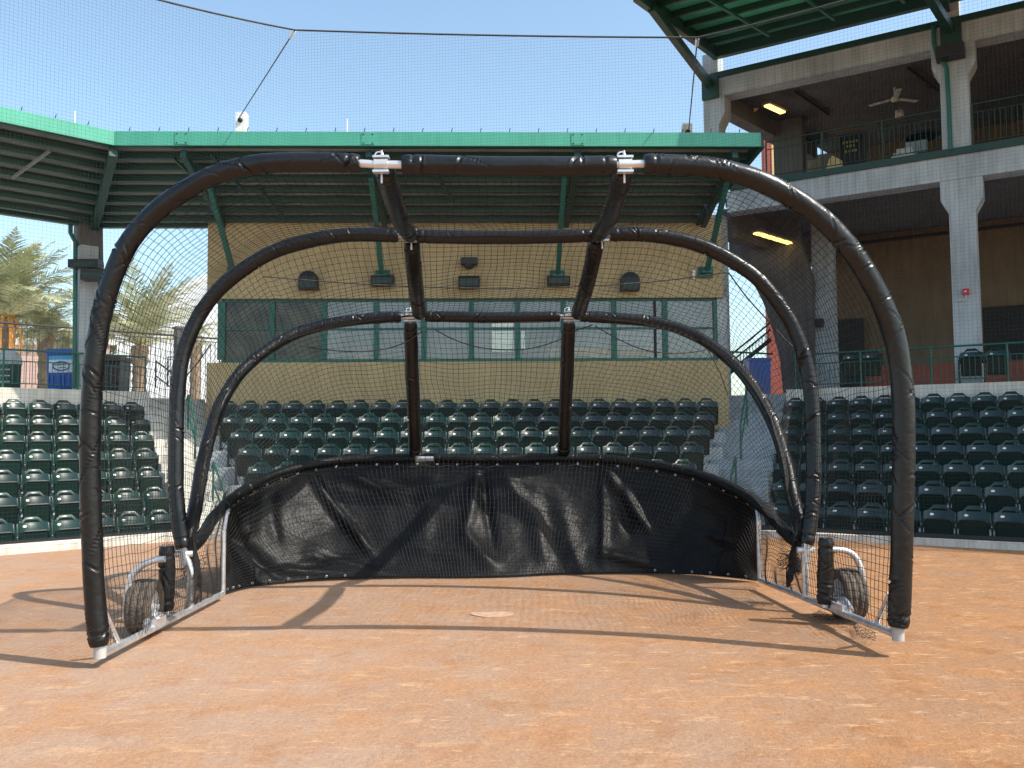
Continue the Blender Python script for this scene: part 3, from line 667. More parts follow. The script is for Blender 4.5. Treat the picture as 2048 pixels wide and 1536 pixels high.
# slabs
mb = MB(); mb.prism([SR.P(-7.3 + kx * .5, nG + .51, 0), SR.P(9, nG + .51, 0), SR.P(9, nG + 9, 0), SR.P(-7.3 + kx * 9, nG + 9, 0)], (0, 0, .25))
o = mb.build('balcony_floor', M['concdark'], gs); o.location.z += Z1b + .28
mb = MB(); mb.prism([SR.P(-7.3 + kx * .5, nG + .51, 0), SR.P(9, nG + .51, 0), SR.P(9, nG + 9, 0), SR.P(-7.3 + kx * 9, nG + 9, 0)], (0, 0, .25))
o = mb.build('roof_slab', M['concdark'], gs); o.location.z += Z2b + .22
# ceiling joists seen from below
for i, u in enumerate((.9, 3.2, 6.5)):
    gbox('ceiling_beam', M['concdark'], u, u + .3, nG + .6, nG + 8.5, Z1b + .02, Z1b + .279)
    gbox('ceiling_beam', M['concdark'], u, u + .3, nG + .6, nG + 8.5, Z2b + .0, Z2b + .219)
for px, py, qx, qy in ((1590, 184, 1657, 229), (1815, 134, 1884, 186)):
    a_ = SR.P(SR.hit(px, py, nG + 1.2)[0], nG + 1.2, Z2b + .17); d_ = ray(qx, qy); b_ = CAM + d_ * ((Z2b + .17 - EYE) / d_.z)
    mb = MB(); mb.tube([a_, b_], .035, 8); mb.build('ceiling_pipe', M['dark'], gs)
# raking end beams
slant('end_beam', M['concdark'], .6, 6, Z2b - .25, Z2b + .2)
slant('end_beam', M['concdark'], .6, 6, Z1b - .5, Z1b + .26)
# inner columns
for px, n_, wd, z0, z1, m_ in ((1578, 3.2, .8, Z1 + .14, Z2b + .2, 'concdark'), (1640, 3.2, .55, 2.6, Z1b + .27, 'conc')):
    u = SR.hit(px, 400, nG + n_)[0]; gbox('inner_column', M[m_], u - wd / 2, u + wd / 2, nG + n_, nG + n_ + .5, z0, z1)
# raked soffit on the end of the lower storey (curved edge against the sky)
pts = [(1457, 432), (1459, 538), (1483, 541), (1506, 566), (1526, 604), (1545, 660), (1560, 720), (1566, 785), (1625, 785), (1625, 560), (1600, 480), (1590, 400)]
mb = MB(); mb.prism([SR.P(*[(h[0]) for h in [SR.hit(x, y, nG + 2.6)]], nG + 2.6, SR.hit(x, y, nG + 2.6)[1]) for x, y in pts][::-1], SR.n * .35)
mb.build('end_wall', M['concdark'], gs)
# back walls
u0 = SR.hit(1640, 600, nG + 6)[0]
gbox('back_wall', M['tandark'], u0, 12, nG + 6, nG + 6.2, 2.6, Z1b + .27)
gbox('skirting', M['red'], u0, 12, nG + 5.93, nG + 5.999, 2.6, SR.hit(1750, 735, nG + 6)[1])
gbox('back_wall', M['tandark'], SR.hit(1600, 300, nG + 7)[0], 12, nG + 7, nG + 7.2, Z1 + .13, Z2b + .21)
for x0, x1, y0, y1 in ((1657, 1727, 641, 790), (1966, 2090, 615, 720)):
    a, zt = SR.hit(x0, y0, nG + 5.9); c, _ = SR.hit(x1, y0, nG + 5.9); zb = max(2.601, SR.hit(x0, y1, nG + 5.9)[1])
    gbox('doorway', M['dark'], a, c, nG + 5.90, nG + 5.925, zb, zt)
gbox('pipe', M['dark'], u0, 12, nG + 5.7, nG + 5.78, SR.hit(1800, 476, nG + 5.7)[1] - .04, SR.hit(1800, 476, nG + 5.7)[1] + .04)
# balcony railing
railing('balcony_railing', 'green steel railing along the upper balcony of the grandstand', 'railing', SR, SR.hit(1530, 310, nG)[0], SR.hit(1897, 300, nG)[0] - .02, nG + .1, Z1 + .14, Z1 + 1.12, M['dgreen'], mid=Z1 + .92, picket=.11, post=1.5, pr=.009)
railing('balcony_railing', 'green steel railing on the balcony right of the tall column', 'railing', SR, -1.33, 5, nG + .1, Z1 + .14, Z1 + 1.12, M['dgreen'], mid=Z1 + .92, picket=.11, post=1.5, pr=.009)
# downpipe on the second column
mb = MB(); zz = lambda px, py: SR.P(SR.hit(px, py, nG - .06)[0], nG - .06, SR.hit(px, py, nG - .06)[1])
mb.tube([zz(1867, 52), zz(1868, 85), zz(1872, 105), zz(1893, 135), zz(1897, 200), zz(1901, 300)], .05, 8)
tag(mb.build('downpipe', M['green']), 'green downpipe running beside the tall right concrete column', 'pipe')
# fire alarm, lights, fan
a, z = SR.hit(1932, 583, nG - .05)
t = thing('fire_alarm', 'red fire alarm box with bent conduit on the concrete column', 'alarm', SR.P(a, nG, z))
mb = MB(); mb.sbox(SR, a - .065, a + .065, nG - .07, nG + .015, z - .065, z + .065); mb.build('box', M['redb'] if 'redb' in M else mat('signal_red', (.55, .02, .02), .4), t)
mb = MB(); mb.tube([SR.P(a, nG - .02, z - .07), SR.P(a, nG - .02, z - .16), SR.P(a - .05, nG - .02, z - .19), SR.P(a - .18, nG - .02, z - .19)], .014, 6); mb.build('conduit', M['conclight'], t)
mb = MB(); mb.lathe(SR.P(a - .01, nG - .072, z), -SR.n, [(0, .022), (.01, .018), (.012, 0)], 10); mb.build('light', M['white'], t)
def tubelight(x0, y0, x1, y1, n_, label, cnt):
    A = SR.P(SR.hit(x0, y0, n_)[0], n_, SR.hit(x0, y0, n_)[1]); B = SR.P(SR.hit(x1, y1, n_)[0], n_, SR.hit(x1, y1, n_)[1])
    B = Vector((B.x, B.y, A.z)); d = (ray(x1, y1)); tt = (A.z - EYE) / d.z; B = CAM + d * tt
    t = thing('strip_light', label, 'light', (A + B) / 2); mb = MB(); mb.beam(A + Vector((0, 0, .06)), B + Vector((0, 0, .06)), .3, .06); mb.build('housing', M['concdark'], t)
    for i in range(cnt):
        a_ = A.lerp(B, (i + .04) / cnt); b_ = A.lerp(B, (i + .96) / cnt); mb = MB(); mb.beam(a_, b_, .16, .04); mb.build('tube', M['lamp'], t)
tubelight(1532, 210, 1567, 226, nG + 1.0, 'lit yellow strip light under the upper roof near the end column', 1)
tubelight(1511, 466, 1580, 487, nG + 0.8, 'lit yellow strip light under the balcony slab', 4)
def fanblade(): pass
a, z = SR.hit(1789, 178, nG + 2.5); hub = SR.P(a, nG + 2.5, SR.hit(1789, 198, nG + 2.5)[1])
t = thing('ceiling_fan', 'white three-blade ceiling fan hanging over the upper balcony', 'fan', hub)
mb = MB(); mb.tube([hub, hub + Vector((0, 0, .42))], .025, 8); mb.build('rod', M['conclight'], t)
mb = MB(); mb.lathe(hub, (0, 0, 1), [(-.07, 0), (-.07, .07), (-.02, .10), (.05, .09), (.06, 0)], 14); mb.build('motor', M['conclight'], t)
for q in (15, 135, 255):
    dv = Vector((math.cos(math.radians(q)), math.sin(math.radians(q)), 0)); mb = MB(); mb.beam(hub + dv * .12, hub + dv * .68, .13, .012); mb.build('blade', M['conclight'], t)
a, z = SR.hit(1799, 228, nG + 4); mb = MB(); mb.lathe(SR.P(a, nG + 4, z), (0, 0, -1), [(-.5, .012), (-.1, .012), (-.1, .1), (.1, .12), (.1, 0)], 12)
tag(mb.build('pendant_lamp', M['conclight']), 'small pale pendant lamp below the ceiling fan', 'lamp')
# things on the balcony
def stand(px, py, n_): u, z = SR.hit(px, py, n_); return SR.P(u, n_, z), u, z
u, z = SR.hit(1688, 232, nG + 5); mb = MB(); mb.sbox(SR, u - .42, u + .42, nG + 4.9, nG + 5.0, z - .45, z + .4)
for i in range(7): mb.sbox(SR, u - .42, u + .42, nG + 4.88, nG + 4.899, z - .4 + .11 * i, z - .36 + .11 * i)
mb.sbox(SR, u - .03, u + .03, nG + 4.95, nG + 4.99, z + .4, Z2b + .2)
tag(mb.build('hanging_panel', M['trunk']), 'brown lattice panel hanging over the upper balcony', 'panel')
u, z = SR.hit(1705, 300, nG + 4.4)
t = thing('menu_board', 'dark board with faint yellow lettering on the upper balcony', 'sign', SR.P(u, nG + 4.4, Z1 + .15)); mb = MB(); mb.sbox(SR, u - .36, u + .36, nG + 4.4, nG + 4.44, Z1 + .3, z + .5)
mb.sbox(SR, u - .3, u - .26, nG + 4.41, nG + 4.43, Z1 + .14, Z1 + .3); mb.sbox(SR, u + .26, u + .3, nG + 4.41, nG + 4.43, Z1 + .14, Z1 + .3); mb.build('board', M['black'], t)
mb = MB()
for i, (w_, dz) in enumerate(((.26, .22), (.16, .1), (.2, -.05))):
    for j in range(int(w_ * 2 / .09)): mb.sbox(SR, u - w_ + j * .09, u - w_ + j * .09 + .05, nG + 4.39, nG + 4.398, z + dz, z + dz + .06)
mb.build('lettering', mat('yellow_lettering', (.5, .45, .1), .6), t)
u, z = SR.hit(1846, 270, nG + 2)
t = thing('patio_heater', 'round topped metal patio heater standing on the upper balcony', 'heater', SR.P(u, nG + 2, Z1 + .14)); mb = MB()
mb.lathe(SR.P(u, nG + 2, z), (0, 0, 1), [(-.06, .42), (0, .40), (.07, .1), (.09, 0)], 20); mb.build('reflector', M['seatdark'], t)
mb = MB(); mb.lathe(SR.P(u, nG + 2, z), (0, 0, 1), [(-.35, .07), (-.06, .09), (-.06, 0)], 12); mb.tube([SR.P(u, nG + 2, z - .35), SR.P(u, nG + 2, Z1 + .7)], .03, 8); mb.build('pole', M['black'], t)
mb = MB(); mb.lathe(SR.P(u, nG + 2, Z1 + .14), (0, 0, 1), [(0, .22), (.5, .19), (.56, 0)], 16); mb.build('tank_cover', M['black'], t)
u, z = SR.hit(1665, 325, nG + .9); mb = MB(); mb.prism([SR.P(u - .25, nG + .9, Z1 + .14), SR.P(u + .28, nG + .9, Z1 + .14), SR.P(u + .22, nG + .9, z + .02), SR.P(u, nG + .9, z + .18), SR.P(u - .08, nG + .9, z + .1)], SR.n * .04)
tag(mb.build('sign_panel', M['yellow']), 'small pale yellow leaning panel behind the balcony railing', 'panel')
u, z = SR.hit(1806, 308, nG + .8); mb = MB(); mb.sbox(SR, u - .22, u + .22, nG + .8, nG + 1.1, Z1 + .14, z + .05); mb.sbox(SR, u - .14, u + .2, nG + .8, nG + 1.1, z + .051, z + .14); mb.sbox(SR, u - .26, u + .26, nG + .78, nG + 1.12, z - .06, z - .03)
tag(mb.build('equipment_case', M['conclight']), 'small grey and white equipment case behind the balcony railing', 'case')
u, z = SR.hit(1832, 290, nG + 1.5); mb = MB(); mb.sbox(SR, u - .25, u + .25, nG + 1.5, nG + 1.55, z - .2, z + .1); mb.sbox(SR, u - .02, u + .02, nG + 1.51, nG + 1.54, Z1 + .14, z - .2)
tag(mb.build('slatted_panel', M['conc']), 'grey slatted panel on a stand near the patio heater', 'panel')
boxl = SR.hit(1900, 100, nG - .35)
t = thing('floodlight', 'black box floodlight on the capital of the tall right column', 'light', SR.P(boxl[0], nG - .1, boxl[1])); mb = MB()
mb.sbox(SR, boxl[0] - .30, boxl[0] + .28, nG - .4, nG - .01, boxl[1] - .13, boxl[1] + .13); mb.build('housing', M['black'], t)
mb = MB(); mb.sbox(SR, boxl[0] - .25, boxl[0] + .23, nG - .415, nG - .402, boxl[1] - .09, boxl[1] + .05); mb.build('louvre', M['dark'], t)
u, z = SR.hit(1505, 217, nG + 2); t = thing('floodlight', 'small round black spotlight under the end of the upper roof', 'light', SR.P(u, nG + 2, z)); mb = MB(); mb.sbox(SR, u - .12, u + .04, nG + 1.95, nG + 2.1, z - .13, z + .14); mb.build('bracket', M['black'], t)
mb = MB(); mb.lathe(SR.P(u + .06, nG + 2, z), -SR.n, [(-.1, .05), (0, .11), (.06, .12), (.06, 0)], 14); mb.build('lamp_head', M['yellow'], t)
u, z = SR.hit(1635, 645, nG + 2.9); mb = MB(); mb.sbox(SR, u - .15, u + .12, nG + 2.9, nG + 3.15, z - .11, z + .11); mb.sbox(SR, u - .11, u + .08, nG + 2.88, nG + 2.899, z - .08, z + .06)
tag(mb.build('wall_speaker', M['black']), 'black box speaker on the inner column of the lower storey', 'speaker')

# upper roof of the right stand
cr = thing('canopy_roof', 'large green cantilevered roof above the right grandstand', 'roof', SR.P(-7.3, nG, 11.8))
ur0 = SR.hit(1430, 105, nG)[0] ; zr0 = SR.hit(1430, 105, nG)[1]
dd = SR.hit(1290, 0, nG - 4.47)
def RZ(d): return zr0 + .12 + (dd[1] - zr0) * d / 4.47          # underside of sheet at distance d in front of the rear edge
uE = lambda d: ur0 - .05 + (dd[0] - ur0) * d / 4.47
dF = 5.0
A0 = SR.P(uE(0), nG, RZ(0)); A1 = SR.P(uE(dF), nG - dF, RZ(dF)); B1 = SR.P(2.2, nG - dF, RZ(dF)); B2 = SR.P(16, nG - dF - 3.4, RZ(dF)); B0 = SR.P(16, nG, RZ(0))
mb = MB(); mb.prism([A0, A1, B1, B2, B0], (0, 0, .06)); mb.build('roof_sheet', M['deck2'], cr)
mb = MB(); mb.beam(SR.P(uE(0), nG - .05, RZ(0) - .16), SR.P(16, nG - .05, RZ(0) - .16), .16, .30); mb.build('rear_beam', M['dgreen'], cr)
mb = MB(); mb.beam(SR.P(uE(0) + .07, nG - .15, RZ(0) - .16), SR.P(uE(dF) + .07, nG - dF, RZ(dF) - .16), .14, .30); mb.build('end_beam', M['dgreen'], cr)
for i in range(6):
    d = .75 + i * .8; mb = MB(); mb.beam(SR.P(uE(d) + .15, nG - d, RZ(d) - .08), SR.P(16, nG - d, RZ(d) - .08), .07, .15); mb.build('purlin', M['dgreen'], cr)
for i in range(9):
    u = ur0 + 1.55 + i * 1.55; mb = MB(); mb.beam(SR.P(u, nG - .5, RZ(.5) - .20), SR.P(u - .6, nG - dF, RZ(dF) - .20), .06, .07); mb.build('cross_strut', M['green'], cr)
for u, big in ((-7.38, 1), (-1.7, 1)):
    mb = MB(); mb.beam(SR.P(u, nG - .08, Z2b + .35), (SR.P(SR.hit(1303, 0, nG - 4.3)[0], nG - 4.3, RZ(4.3) - .25) if u < -5 else SR.P(u - .55, nG - 4.6, RZ(4.6) - .3)), .16, .2); br = mb.build('roof_brace', M['dgreen'], cr)
    mb = MB(); mb.sbox(SR, u - .2, u + .24, nG - .085, nG - .01, Z2b - .05, Z2b + .6); mb.build('bracket_plate', M['dgreen'], br)
    if u < -5: continue
    mb = MB(); mb.beam(SR.P(u - .05, nG - .0, RZ(0) - .42), SR.P(u - .05 + (uE(4.8) - uE(0) + .3), nG - 4.8, RZ(4.8) - .36), .14, .2); mb.build('rafter', M['dgreen'], cr)

# tower and stairs seen in the gap
p0, p1 = AT(1531, 400, 34), AT(1546, 400, 34); p2 = AT(1566, 400, 34)
tw = thing('stair_tower', 'red and ochre stair tower seen between press box and grandstand', 'building', (p0.x, 34, 0))
mb = MB(); mb.bx(p0.x, p1.x, 34, 34.4, 0, AT(1530, 262, 34).z); mb.build('red_wall', M['red'], tw)
mb = MB(); mb.bx(p1.x + .01, p2.x, 34.05, 34.4, AT(1540, 520, 34).z, AT(1530, 252, 34).z); mb.build('ochre_wall', M['yellow'], tw)
mb = MB(); mb.bx(p1.x + .01, p2.x, 34.05, 34.4, 0, AT(1540, 520, 34).z - .01); mb.build('red_wall', M['red'], tw)
st = thing('outer_staircase', 'black steel staircase with railings climbing behind the press box', 'stairs', AT(1495, 720, 26))
for dy in (0, 14, 34):
    mb = MB(); mb.tube([AT(1452, 718 + dy, 26), AT(1541, 645 + dy, 26)], .03 if dy != 34 else .07, 6); mb.build('handrail' if dy < 30 else 'stringer', M['black'], st)
mb = MB()
for i in range(14):
    x = 1456 + i * 6.2; y = 718 - (x - 1452) * .82; mb.tube([AT(x, y + 14, 26), AT(x, y + 34, 26)], .012, 5)
mb.build('balusters', M['black'], st)
mb = MB(); mb.tube([AT(1450, 703, 25.6), AT(1545, 708, 25.6)], .03, 6); mb.build('landing_rail', M['green'], st)
p = AT(1518, 740, 24); t = thing('recycling_bin', 'blue wheeled bin behind the right aisle beside the tower', 'bin', (p.x, 24, 2.6)); mb = MB()
mb.prism([(p.x - .27, 23.9, 2.6), (p.x + .27, 23.9, 2.6), (p.x + .3, 23.9, AT(1518, 722, 24).z), (p.x - .3, 23.9, AT(1518, 722, 24).z)], (0, .55, 0)); mb.build('body', M['blue'], t)
mb = MB(); zt = AT(1518, 722, 24).z; mb.prism([(p.x - .32, 23.87, zt), (p.x + .32, 23.87, zt), (p.x + .28, 23.87, zt + .08), (p.x - .28, 23.87, zt + .08)], (0, .62, 0)); mb.build('lid', M['blue'], t)

# ================================================================ BACKGROUND ON THE LEFT
# palms
def palm(label, crown, R, nf, hts, seed, base_z=2.6, orange=False, droop=1.0, up=1.0, elo=12):
    rnd = random.Random(seed); t = thing('palm_tree', label, 'palm tree', (crown.x, crown.y, base_z))
    mb = MB(); n = 14; path = [Vector((crown.x, crown.y, base_z + (crown.z - base_z) * i / n)) for i in range(n + 1)]
    mb.tube(path, [.24 + (.05 if i % 2 else 0) + (.06 if i > n - 4 else 0) for i in range(n + 1)], 12); mb.build('trunk', M['trunk'], t)
    mb = MB(); rach = MB()
    for f in range(nf):
        az_ = 2 * math.pi * (f * .618 % 1) + rnd.uniform(-.2, .2); elv = math.radians(rnd.uniform(elo, 88)) * up; L = R * rnd.uniform(.85, 1.15)
        out = Vector((math.cos(az_), math.sin(az_), 0)); pts = []; p = crown.copy(); e = elv; S = 22
        for i in range(S + 1):
            pts.append(p.copy()); p = p + (out * math.cos(e) + Vector((0, 0, 1)) * math.sin(e)) * (L / S); e -= droop * math.radians(3.0 + 3.2 * i / S) * (1.1 - .4 * math.sin(elv))
        rach.tube(pts, [.03 * (1 - .85 * i / S) for i in range(S + 1)], 4, cap=False)
        side = out.cross(Vector((0, 0, 1)))
        for i in range(3, S + 1):
            tg = (pts[i] - pts[i - 1]).normalized()
            for half in (0, .33, .67):
                base = pts[i - 1].lerp(pts[i], half); ll = R * .26 * math.sin(math.pi * min(1, (i + half) / S * .86 + .12)) * rnd.uniform(.8, 1.15) + .04
                for s_ in (-1, 1):
                    dr = (tg * .75 + side * s_ * .75 + Vector((0, 0, rnd.uniform(-.25, .25)))).normalized()
                    tip = base + dr * ll - Vector((0, 0, ll * rnd.uniform(.05, .35))); wv = tg.cross(dr).cross(dr).normalized() * .013 * (R / 2.2)
                    mid = base.lerp(tip, .5) + Vector((0, 0, ll * .05))
                    mb.add([base - wv * .6, base + wv * .6, mid + wv, mid - wv, tip], [(0, 1, 2, 3), (3, 2, 4)])
    mb.build('crown', M['leaf'], t); rach.build('frond_stems', M['leafstem'], t)
    if orange:
        mb = MB()
        for i in range(16):
            a_ = rnd.uniform(0, 6.28); d = Vector((math.cos(a_), math.sin(a_), 0)); mb.tube([crown, crown + d * .3 + Vector((0, 0, .1)), crown + d * .55 - Vector((0, 0, .6)), crown + d * .5 - Vector((0, 0, 1.3))], .04, 5)
        mb.build('fruit_stalks', M['orange'], t)
M['leafstem'] = mat('frond_stem', (.42, .36, .14), .6, var=.2)
palm('large pale green palm at the left edge with orange fruit stalks', AT(12, 640, 33), 3.8, 40, 0, 3, orange=True, droop=.75, elo=22)
palm('leaning palm with upright fronds right of the corner column', AT(280, 692, 34), 3.4, 26, 0, 5, droop=.62, elo=24)
palm('small bushy palm between the large palm and the column', AT(92, 668, 36), 2.1, 30, 0, 8, droop=1.2)
palm('low palm partly hidden behind the corner column', AT(140, 700, 38), 1.6, 20, 0, 9, droop=1.2)
palm('distant small palm in front of the white hall near press box', AT(392, 672, 44), 1.4, 16, 0, 12, droop=1.3)
# white hall
a_, b_ = AT(236, 600, 56), AT(520, 600, 56)
zt1, zt2 = AT(236, 618, 56).z, AT(430, 540, 56).z
wh = thing('white_hall', 'bright white hall with sloping roof line behind the palms', 'building', (a_.x, 56, 0))
mb = MB(); mb.prism([(a_.x, 56, 1), (b_.x, 56, 1), (b_.x, 56, zt2 - .4), (a_.x, 56, AT(236, 690, 56).z)], (0, 12, 0)); mb.build('wall', M['white'], wh)
mb = MB(); mb.prism([(a_.x - .3, 56.4, AT(236, 688, 56).z), (b_.x, 56.4, zt2 - .4), (b_.x, 56.4, zt2 + 1.2), (AT(400, 600, 56).x, 56.4, zt2 - .25), (AT(330, 600, 56).x, 56.4, zt1 + 1.1), (a_.x - .3, 56.4, zt1)], (0, 12, 0)); mb.build('roof', M['white'], wh)
a_, b_ = AT(-200, 600, 46), AT(215, 600, 46)
bl = thing('low_building', 'low pinkish building behind the palms and iron fence', 'building', (a_.x, 46, 0))
mb = MB(); mb.bx(a_.x, b_.x, 46, 46.4, 1, AT(0, 690, 46).z); mb.build('wall', M['pink'], bl)
mb = MB(); mb.bx(a_.x - .2, b_.x + .2, 45.8, 46.6, AT(0, 690, 46).z, AT(0, 678, 46).z); mb.build('roof', M['conclight'], bl)
# far tree line, low
rnd = random.Random(2)
for (px, py, Y, R, lab) in ((60, 655, 70, 2.6, 'distant green tree behind the palms at far left'), (215, 672, 66, 2.0, 'distant green tree glimpsed right of the corner column')):
    c = AT(px, py, Y); t = thing('background_tree', lab, 'tree', (c.x, Y, 0)); mb = MB(); mb.tube([(c.x, Y, 0), (c.x + .1, Y, c.z - R * .6), (c.x, Y, c.z)], [.25, .2, .08], 8); mb.build('trunk', M['trunk'], t); mb = MB()
    for i in range(2600):
        v = Vector((rnd.gauss(0, 1), rnd.gauss(0, 1), rnd.gauss(0, 1))).normalized(); r = R * (.55 + .5 * noise.noise(v * 2.1 + Vector((px, 0, 0)))) * rnd.uniform(.55, 1.15) + .5
        p = c + Vector((v.x * r * 1.25, v.y * r, v.z * r * .8)); q = Vector((rnd.uniform(-1, 1), rnd.uniform(-1, 1), rnd.uniform(-1, 1))).normalized() * .16; s_ = q.cross(Vector((rnd.random(), rnd.random(), rnd.random()))).normalized() * .12
        mb.add([p - q, p + s_, p + q, p - s_], [(0, 1, 2, 3)])
    mb.build('crown', M['leaf'], t)
# bins behind the railing
def bin_box(px0, px1, py0, Y, label, m, lidm, round_=False, sign=False):
    a, b2 = AT(px0, 740, Y), AT(px1, 740, Y); zt = AT(px0, py0, Y).z; zb = 2.66; cxm = (a.x + b2.x) / 2; w_ = (b2.x - a.x) / 2
    t = thing('recycling_bin' if not round_ else 'litter_bin', label, 'bin', (cxm, Y, zb))
    if round_:
        mb = MB(); mb.lathe((cxm, Y, zb), (0, 0, 1), [(0, w_ * .86), (.02, w_ * .95), (zt - zb - .32, w_)], 26); mb.build('body', m, t)
        mb = MB(); mb.lathe((cxm, Y, zt - .32), (0, 0, 1), [(0, w_ * 1.06), (.05, w_ * 1.06), (.16, w_ * .98), (.27, w_ * .7), (.32, w_ * .3), (.32, 0)], 26); mb.build('lid', lidm, t)
        mb = MB()
        for i in range(4): mb.bx(cxm - w_ * .7, cxm + w_ * .7, Y - w_ * 1.01 - .03, Y - w_ * 1.01 - .01, zb + .25 + i * .13, zb + .28 + i * .13)
        mb.build('slats', M['conc'], t)
    else:
        mb = MB(); mb.prism([(cxm - w_ * .86, Y, zb), (cxm + w_ * .86, Y, zb), (cxm + w_, Y, zt - .12), (cxm - w_, Y, zt - .12)], (0, .6, 0)); mb.build('body', m, t)
        for i in range(7):
            x = cxm - w_ * .8 + i * w_ * 1.6 / 6; mb = MB(); mb.bx(x - .015, x + .015, Y - .02, Y - .001, zb + .03, zt - .62); mb.build('rib', m, t)
        mb = MB(); mb.prism([(cxm - w_ * 1.08, Y - .03, zt - .12), (cxm + w_ * 1.08, Y - .03, zt - .12), (cxm + w_ * 1.08, Y - .03, zt - .04), (cxm + w_, Y - .03, zt), (cxm - w_, Y - .03, zt), (cxm - w_ * 1.08, Y - .03, zt - .04)], (0, .68, 0)); mb.build('lid', lidm, t)
        if sign:
            mb = MB(); mb.bx(cxm - w_ * .82, cxm + w_ * .86, Y - .012, Y - .003, zt - .55, zt - .16); sg = mb.build('sign', M['white'], t)
            mb = MB(); mb.bx(cxm - w_ * .82, cxm + w_ * .86, Y - .018, Y - .013, zt - .25, zt - .16); mb.build('sign_header', mat('sky_blue_print', (.08, .4, .6), .5), sg)
            mb = MB(); mb.tube([(cxm + .02 + .19 * math.cos(q), Y - .018, zt - .40 + .10 * math.sin(q)) for q in [2 * math.pi * i / 24 for i in range(24)]], .016, 5, closed=True); mb.build('ring_mark', M['blue'], sg)
            mb = MB(); mb.bx(cxm - .12, cxm + .13, Y - .018, Y - .013, zt - .385, zt - .36); mb.bx(cxm - .02, cxm + .13, Y - .018, Y - .013, zt - .44, zt - .42); mb.build('print_mark', M['green'], sg)
bin_box(93, 149, 698, 20.2 + 0, 'blue recycling bin with a white round printed sign behind railing', M['blue'], M['blue'], sign=True)
bin_box(-4, 40, 700, 19.0, 'round dark green litter bin with grey domed lid at far left', M['dgreen'], M['conc'], round_=True)
bin_box(203, 240, 712, 21.4, 'black wheeled bin behind the railing right of the column', M['black'], M['dark'])

# ================================================================ BACKSTOP NET
zk = .2; cell = .057
TN = 9.05
bn = thing('backstop_net', 'fine dark backstop net hung from cables between the cage and the seats', 'net', (0, 15.3, 0))
cL = onplane(590, 60, SL.P(0, 14.25, 0), SL.n); cR = onplane(1395, 75, SR.P(0, 14.25, 0), SR.n)
eL = onplane(385, 0, SL.P(0, 14.25, 0), SL.n)
# far ends outside the frame
dL = Vector((cL.x - eL.x, cL.y - eL.y, 0)); fL = cL - SL.u * 8.5; fL.z = cL.z + (eL.z - cL.z) / dL.length * 8.5 * .6
eR = onplane(1600, 30, SR.P(0, 14.25, 0), SR.n); fR = cR + SR.u * 7.5; fR.z = cR.z + .5
def sagline(a, b, s, n=30): return [a.lerp(b, i / n) - Vector((0, 0, s * 4 * (i / n) * (1 - i / n))) for i in range(n + 1)]
TOP = sagline(fL, cL, .25, 24)[:-1] + sagline(cL, cR, .03, 24)[:-1] + sagline(cR, fR, .2, 24)
bot0 = lambda p: Vector((p.x, p.y, .10))
mb = MB()
# arc length table
def resample(P, step=None, n=None):
    L = [0]
    for i in range(1, len(P)): L.append(L[-1] + (P[i] - P[i - 1]).length)
    T = L[-1]; n = n or max(2, int(T / step)); out = []; j = 0
    for k in range(n + 1):
        t = T * k / n
        while j < len(P) - 2 and L[j + 1] < t: j += 1
        f = (t - L[j]) / max(1e-9, L[j + 1] - L[j]); out.append(P[j].lerp(P[j + 1], f))
    return out
TP = resample(TOP, step=cell)
rr = .0011
for p in TP: mb.strand([bot0(p), p.lerp(bot0(p), .5) + Vector((0, .02, 0)), p], rr)
zmax = max(p.z for p in TOP)
k = 0
while .1 + k * cell < zmax:
    z = .1 + k * cell; seg = []; k += 1
    for p in TP[::6] + [TP[-1]]:
        if p.z >= z: seg.append(Vector((p.x, p.y + .02, z)))
        else:
            if len(seg) > 1: mb.strand(seg, rr)
            seg = []
    if len(seg) > 1: mb.strand(seg, rr)
mb.build('netting', M['net'], bn)
mb = MB(); mb.tube(TOP, .016, 6); mb.build('top_cable', M['rope'], bn)
for cP, pole_p, n_ in ((cL, PL_, 'left'), (cR, PR_, 'right')):
    mb = MB(); a = Vector((pole_p.x, pole_p.y - .25, pole_p.z - .22)); mb.tube([cP, a], .013, 6)
    tag(mb.build('guy_wire', M['rope']), f'thin dark guy wire from the {n_} net corner down to the {"white" if n_ == "left" else "grey"} roof post', 'cable')
    mb = MB(); d = (a - cP).normalized()
    for i in range(4): mb.tube([cP + d * (.05 + i * .09), cP + d * (.11 + i * .09)], .035, 8)
    mb.build('shackle', M['steel'], bn)

# ================================================================ BATTING CAGE
FL, FR, RL, RR = G(201, 1310, .09), G(1795, 1270, .16), G(445, 1187, .07), G(1520, 1160, .11)
cage = thing('batting_cage', 'portable batting cage with black padded hoops, netting, skirt and two wheels', 'batting cage', (0, 8, 0))
def catmull(P, sub=8):
    out = []; n = len(P)
    for i in range(n - 1):
        p0 = P[max(i - 1, 0)]; p1 = P[i]; p2 = P[i + 1]; p3 = P[min(i + 2, n - 1)]
        for k in range(sub):
            t = k / sub; out.append(.5 * ((2 * p1) + (p2 - p0) * t + (2 * p0 - 5 * p1 + 4 * p2 - p3) * t * t + (3 * p1 - p0 - 3 * p2 + p3) * t ** 3))
    out.append(P[-1]); return out
def trace(px, P0, N): return [onplane(x, y, P0, N) for x, y in px]
def smoothP(P, it=3):
    for _ in range(it): P = [P[0]] + [(P[i - 1] + P[i] * 2 + P[i + 1]) / 4 for i in range(1, len(P) - 1)] + [P[-1]]
    return P
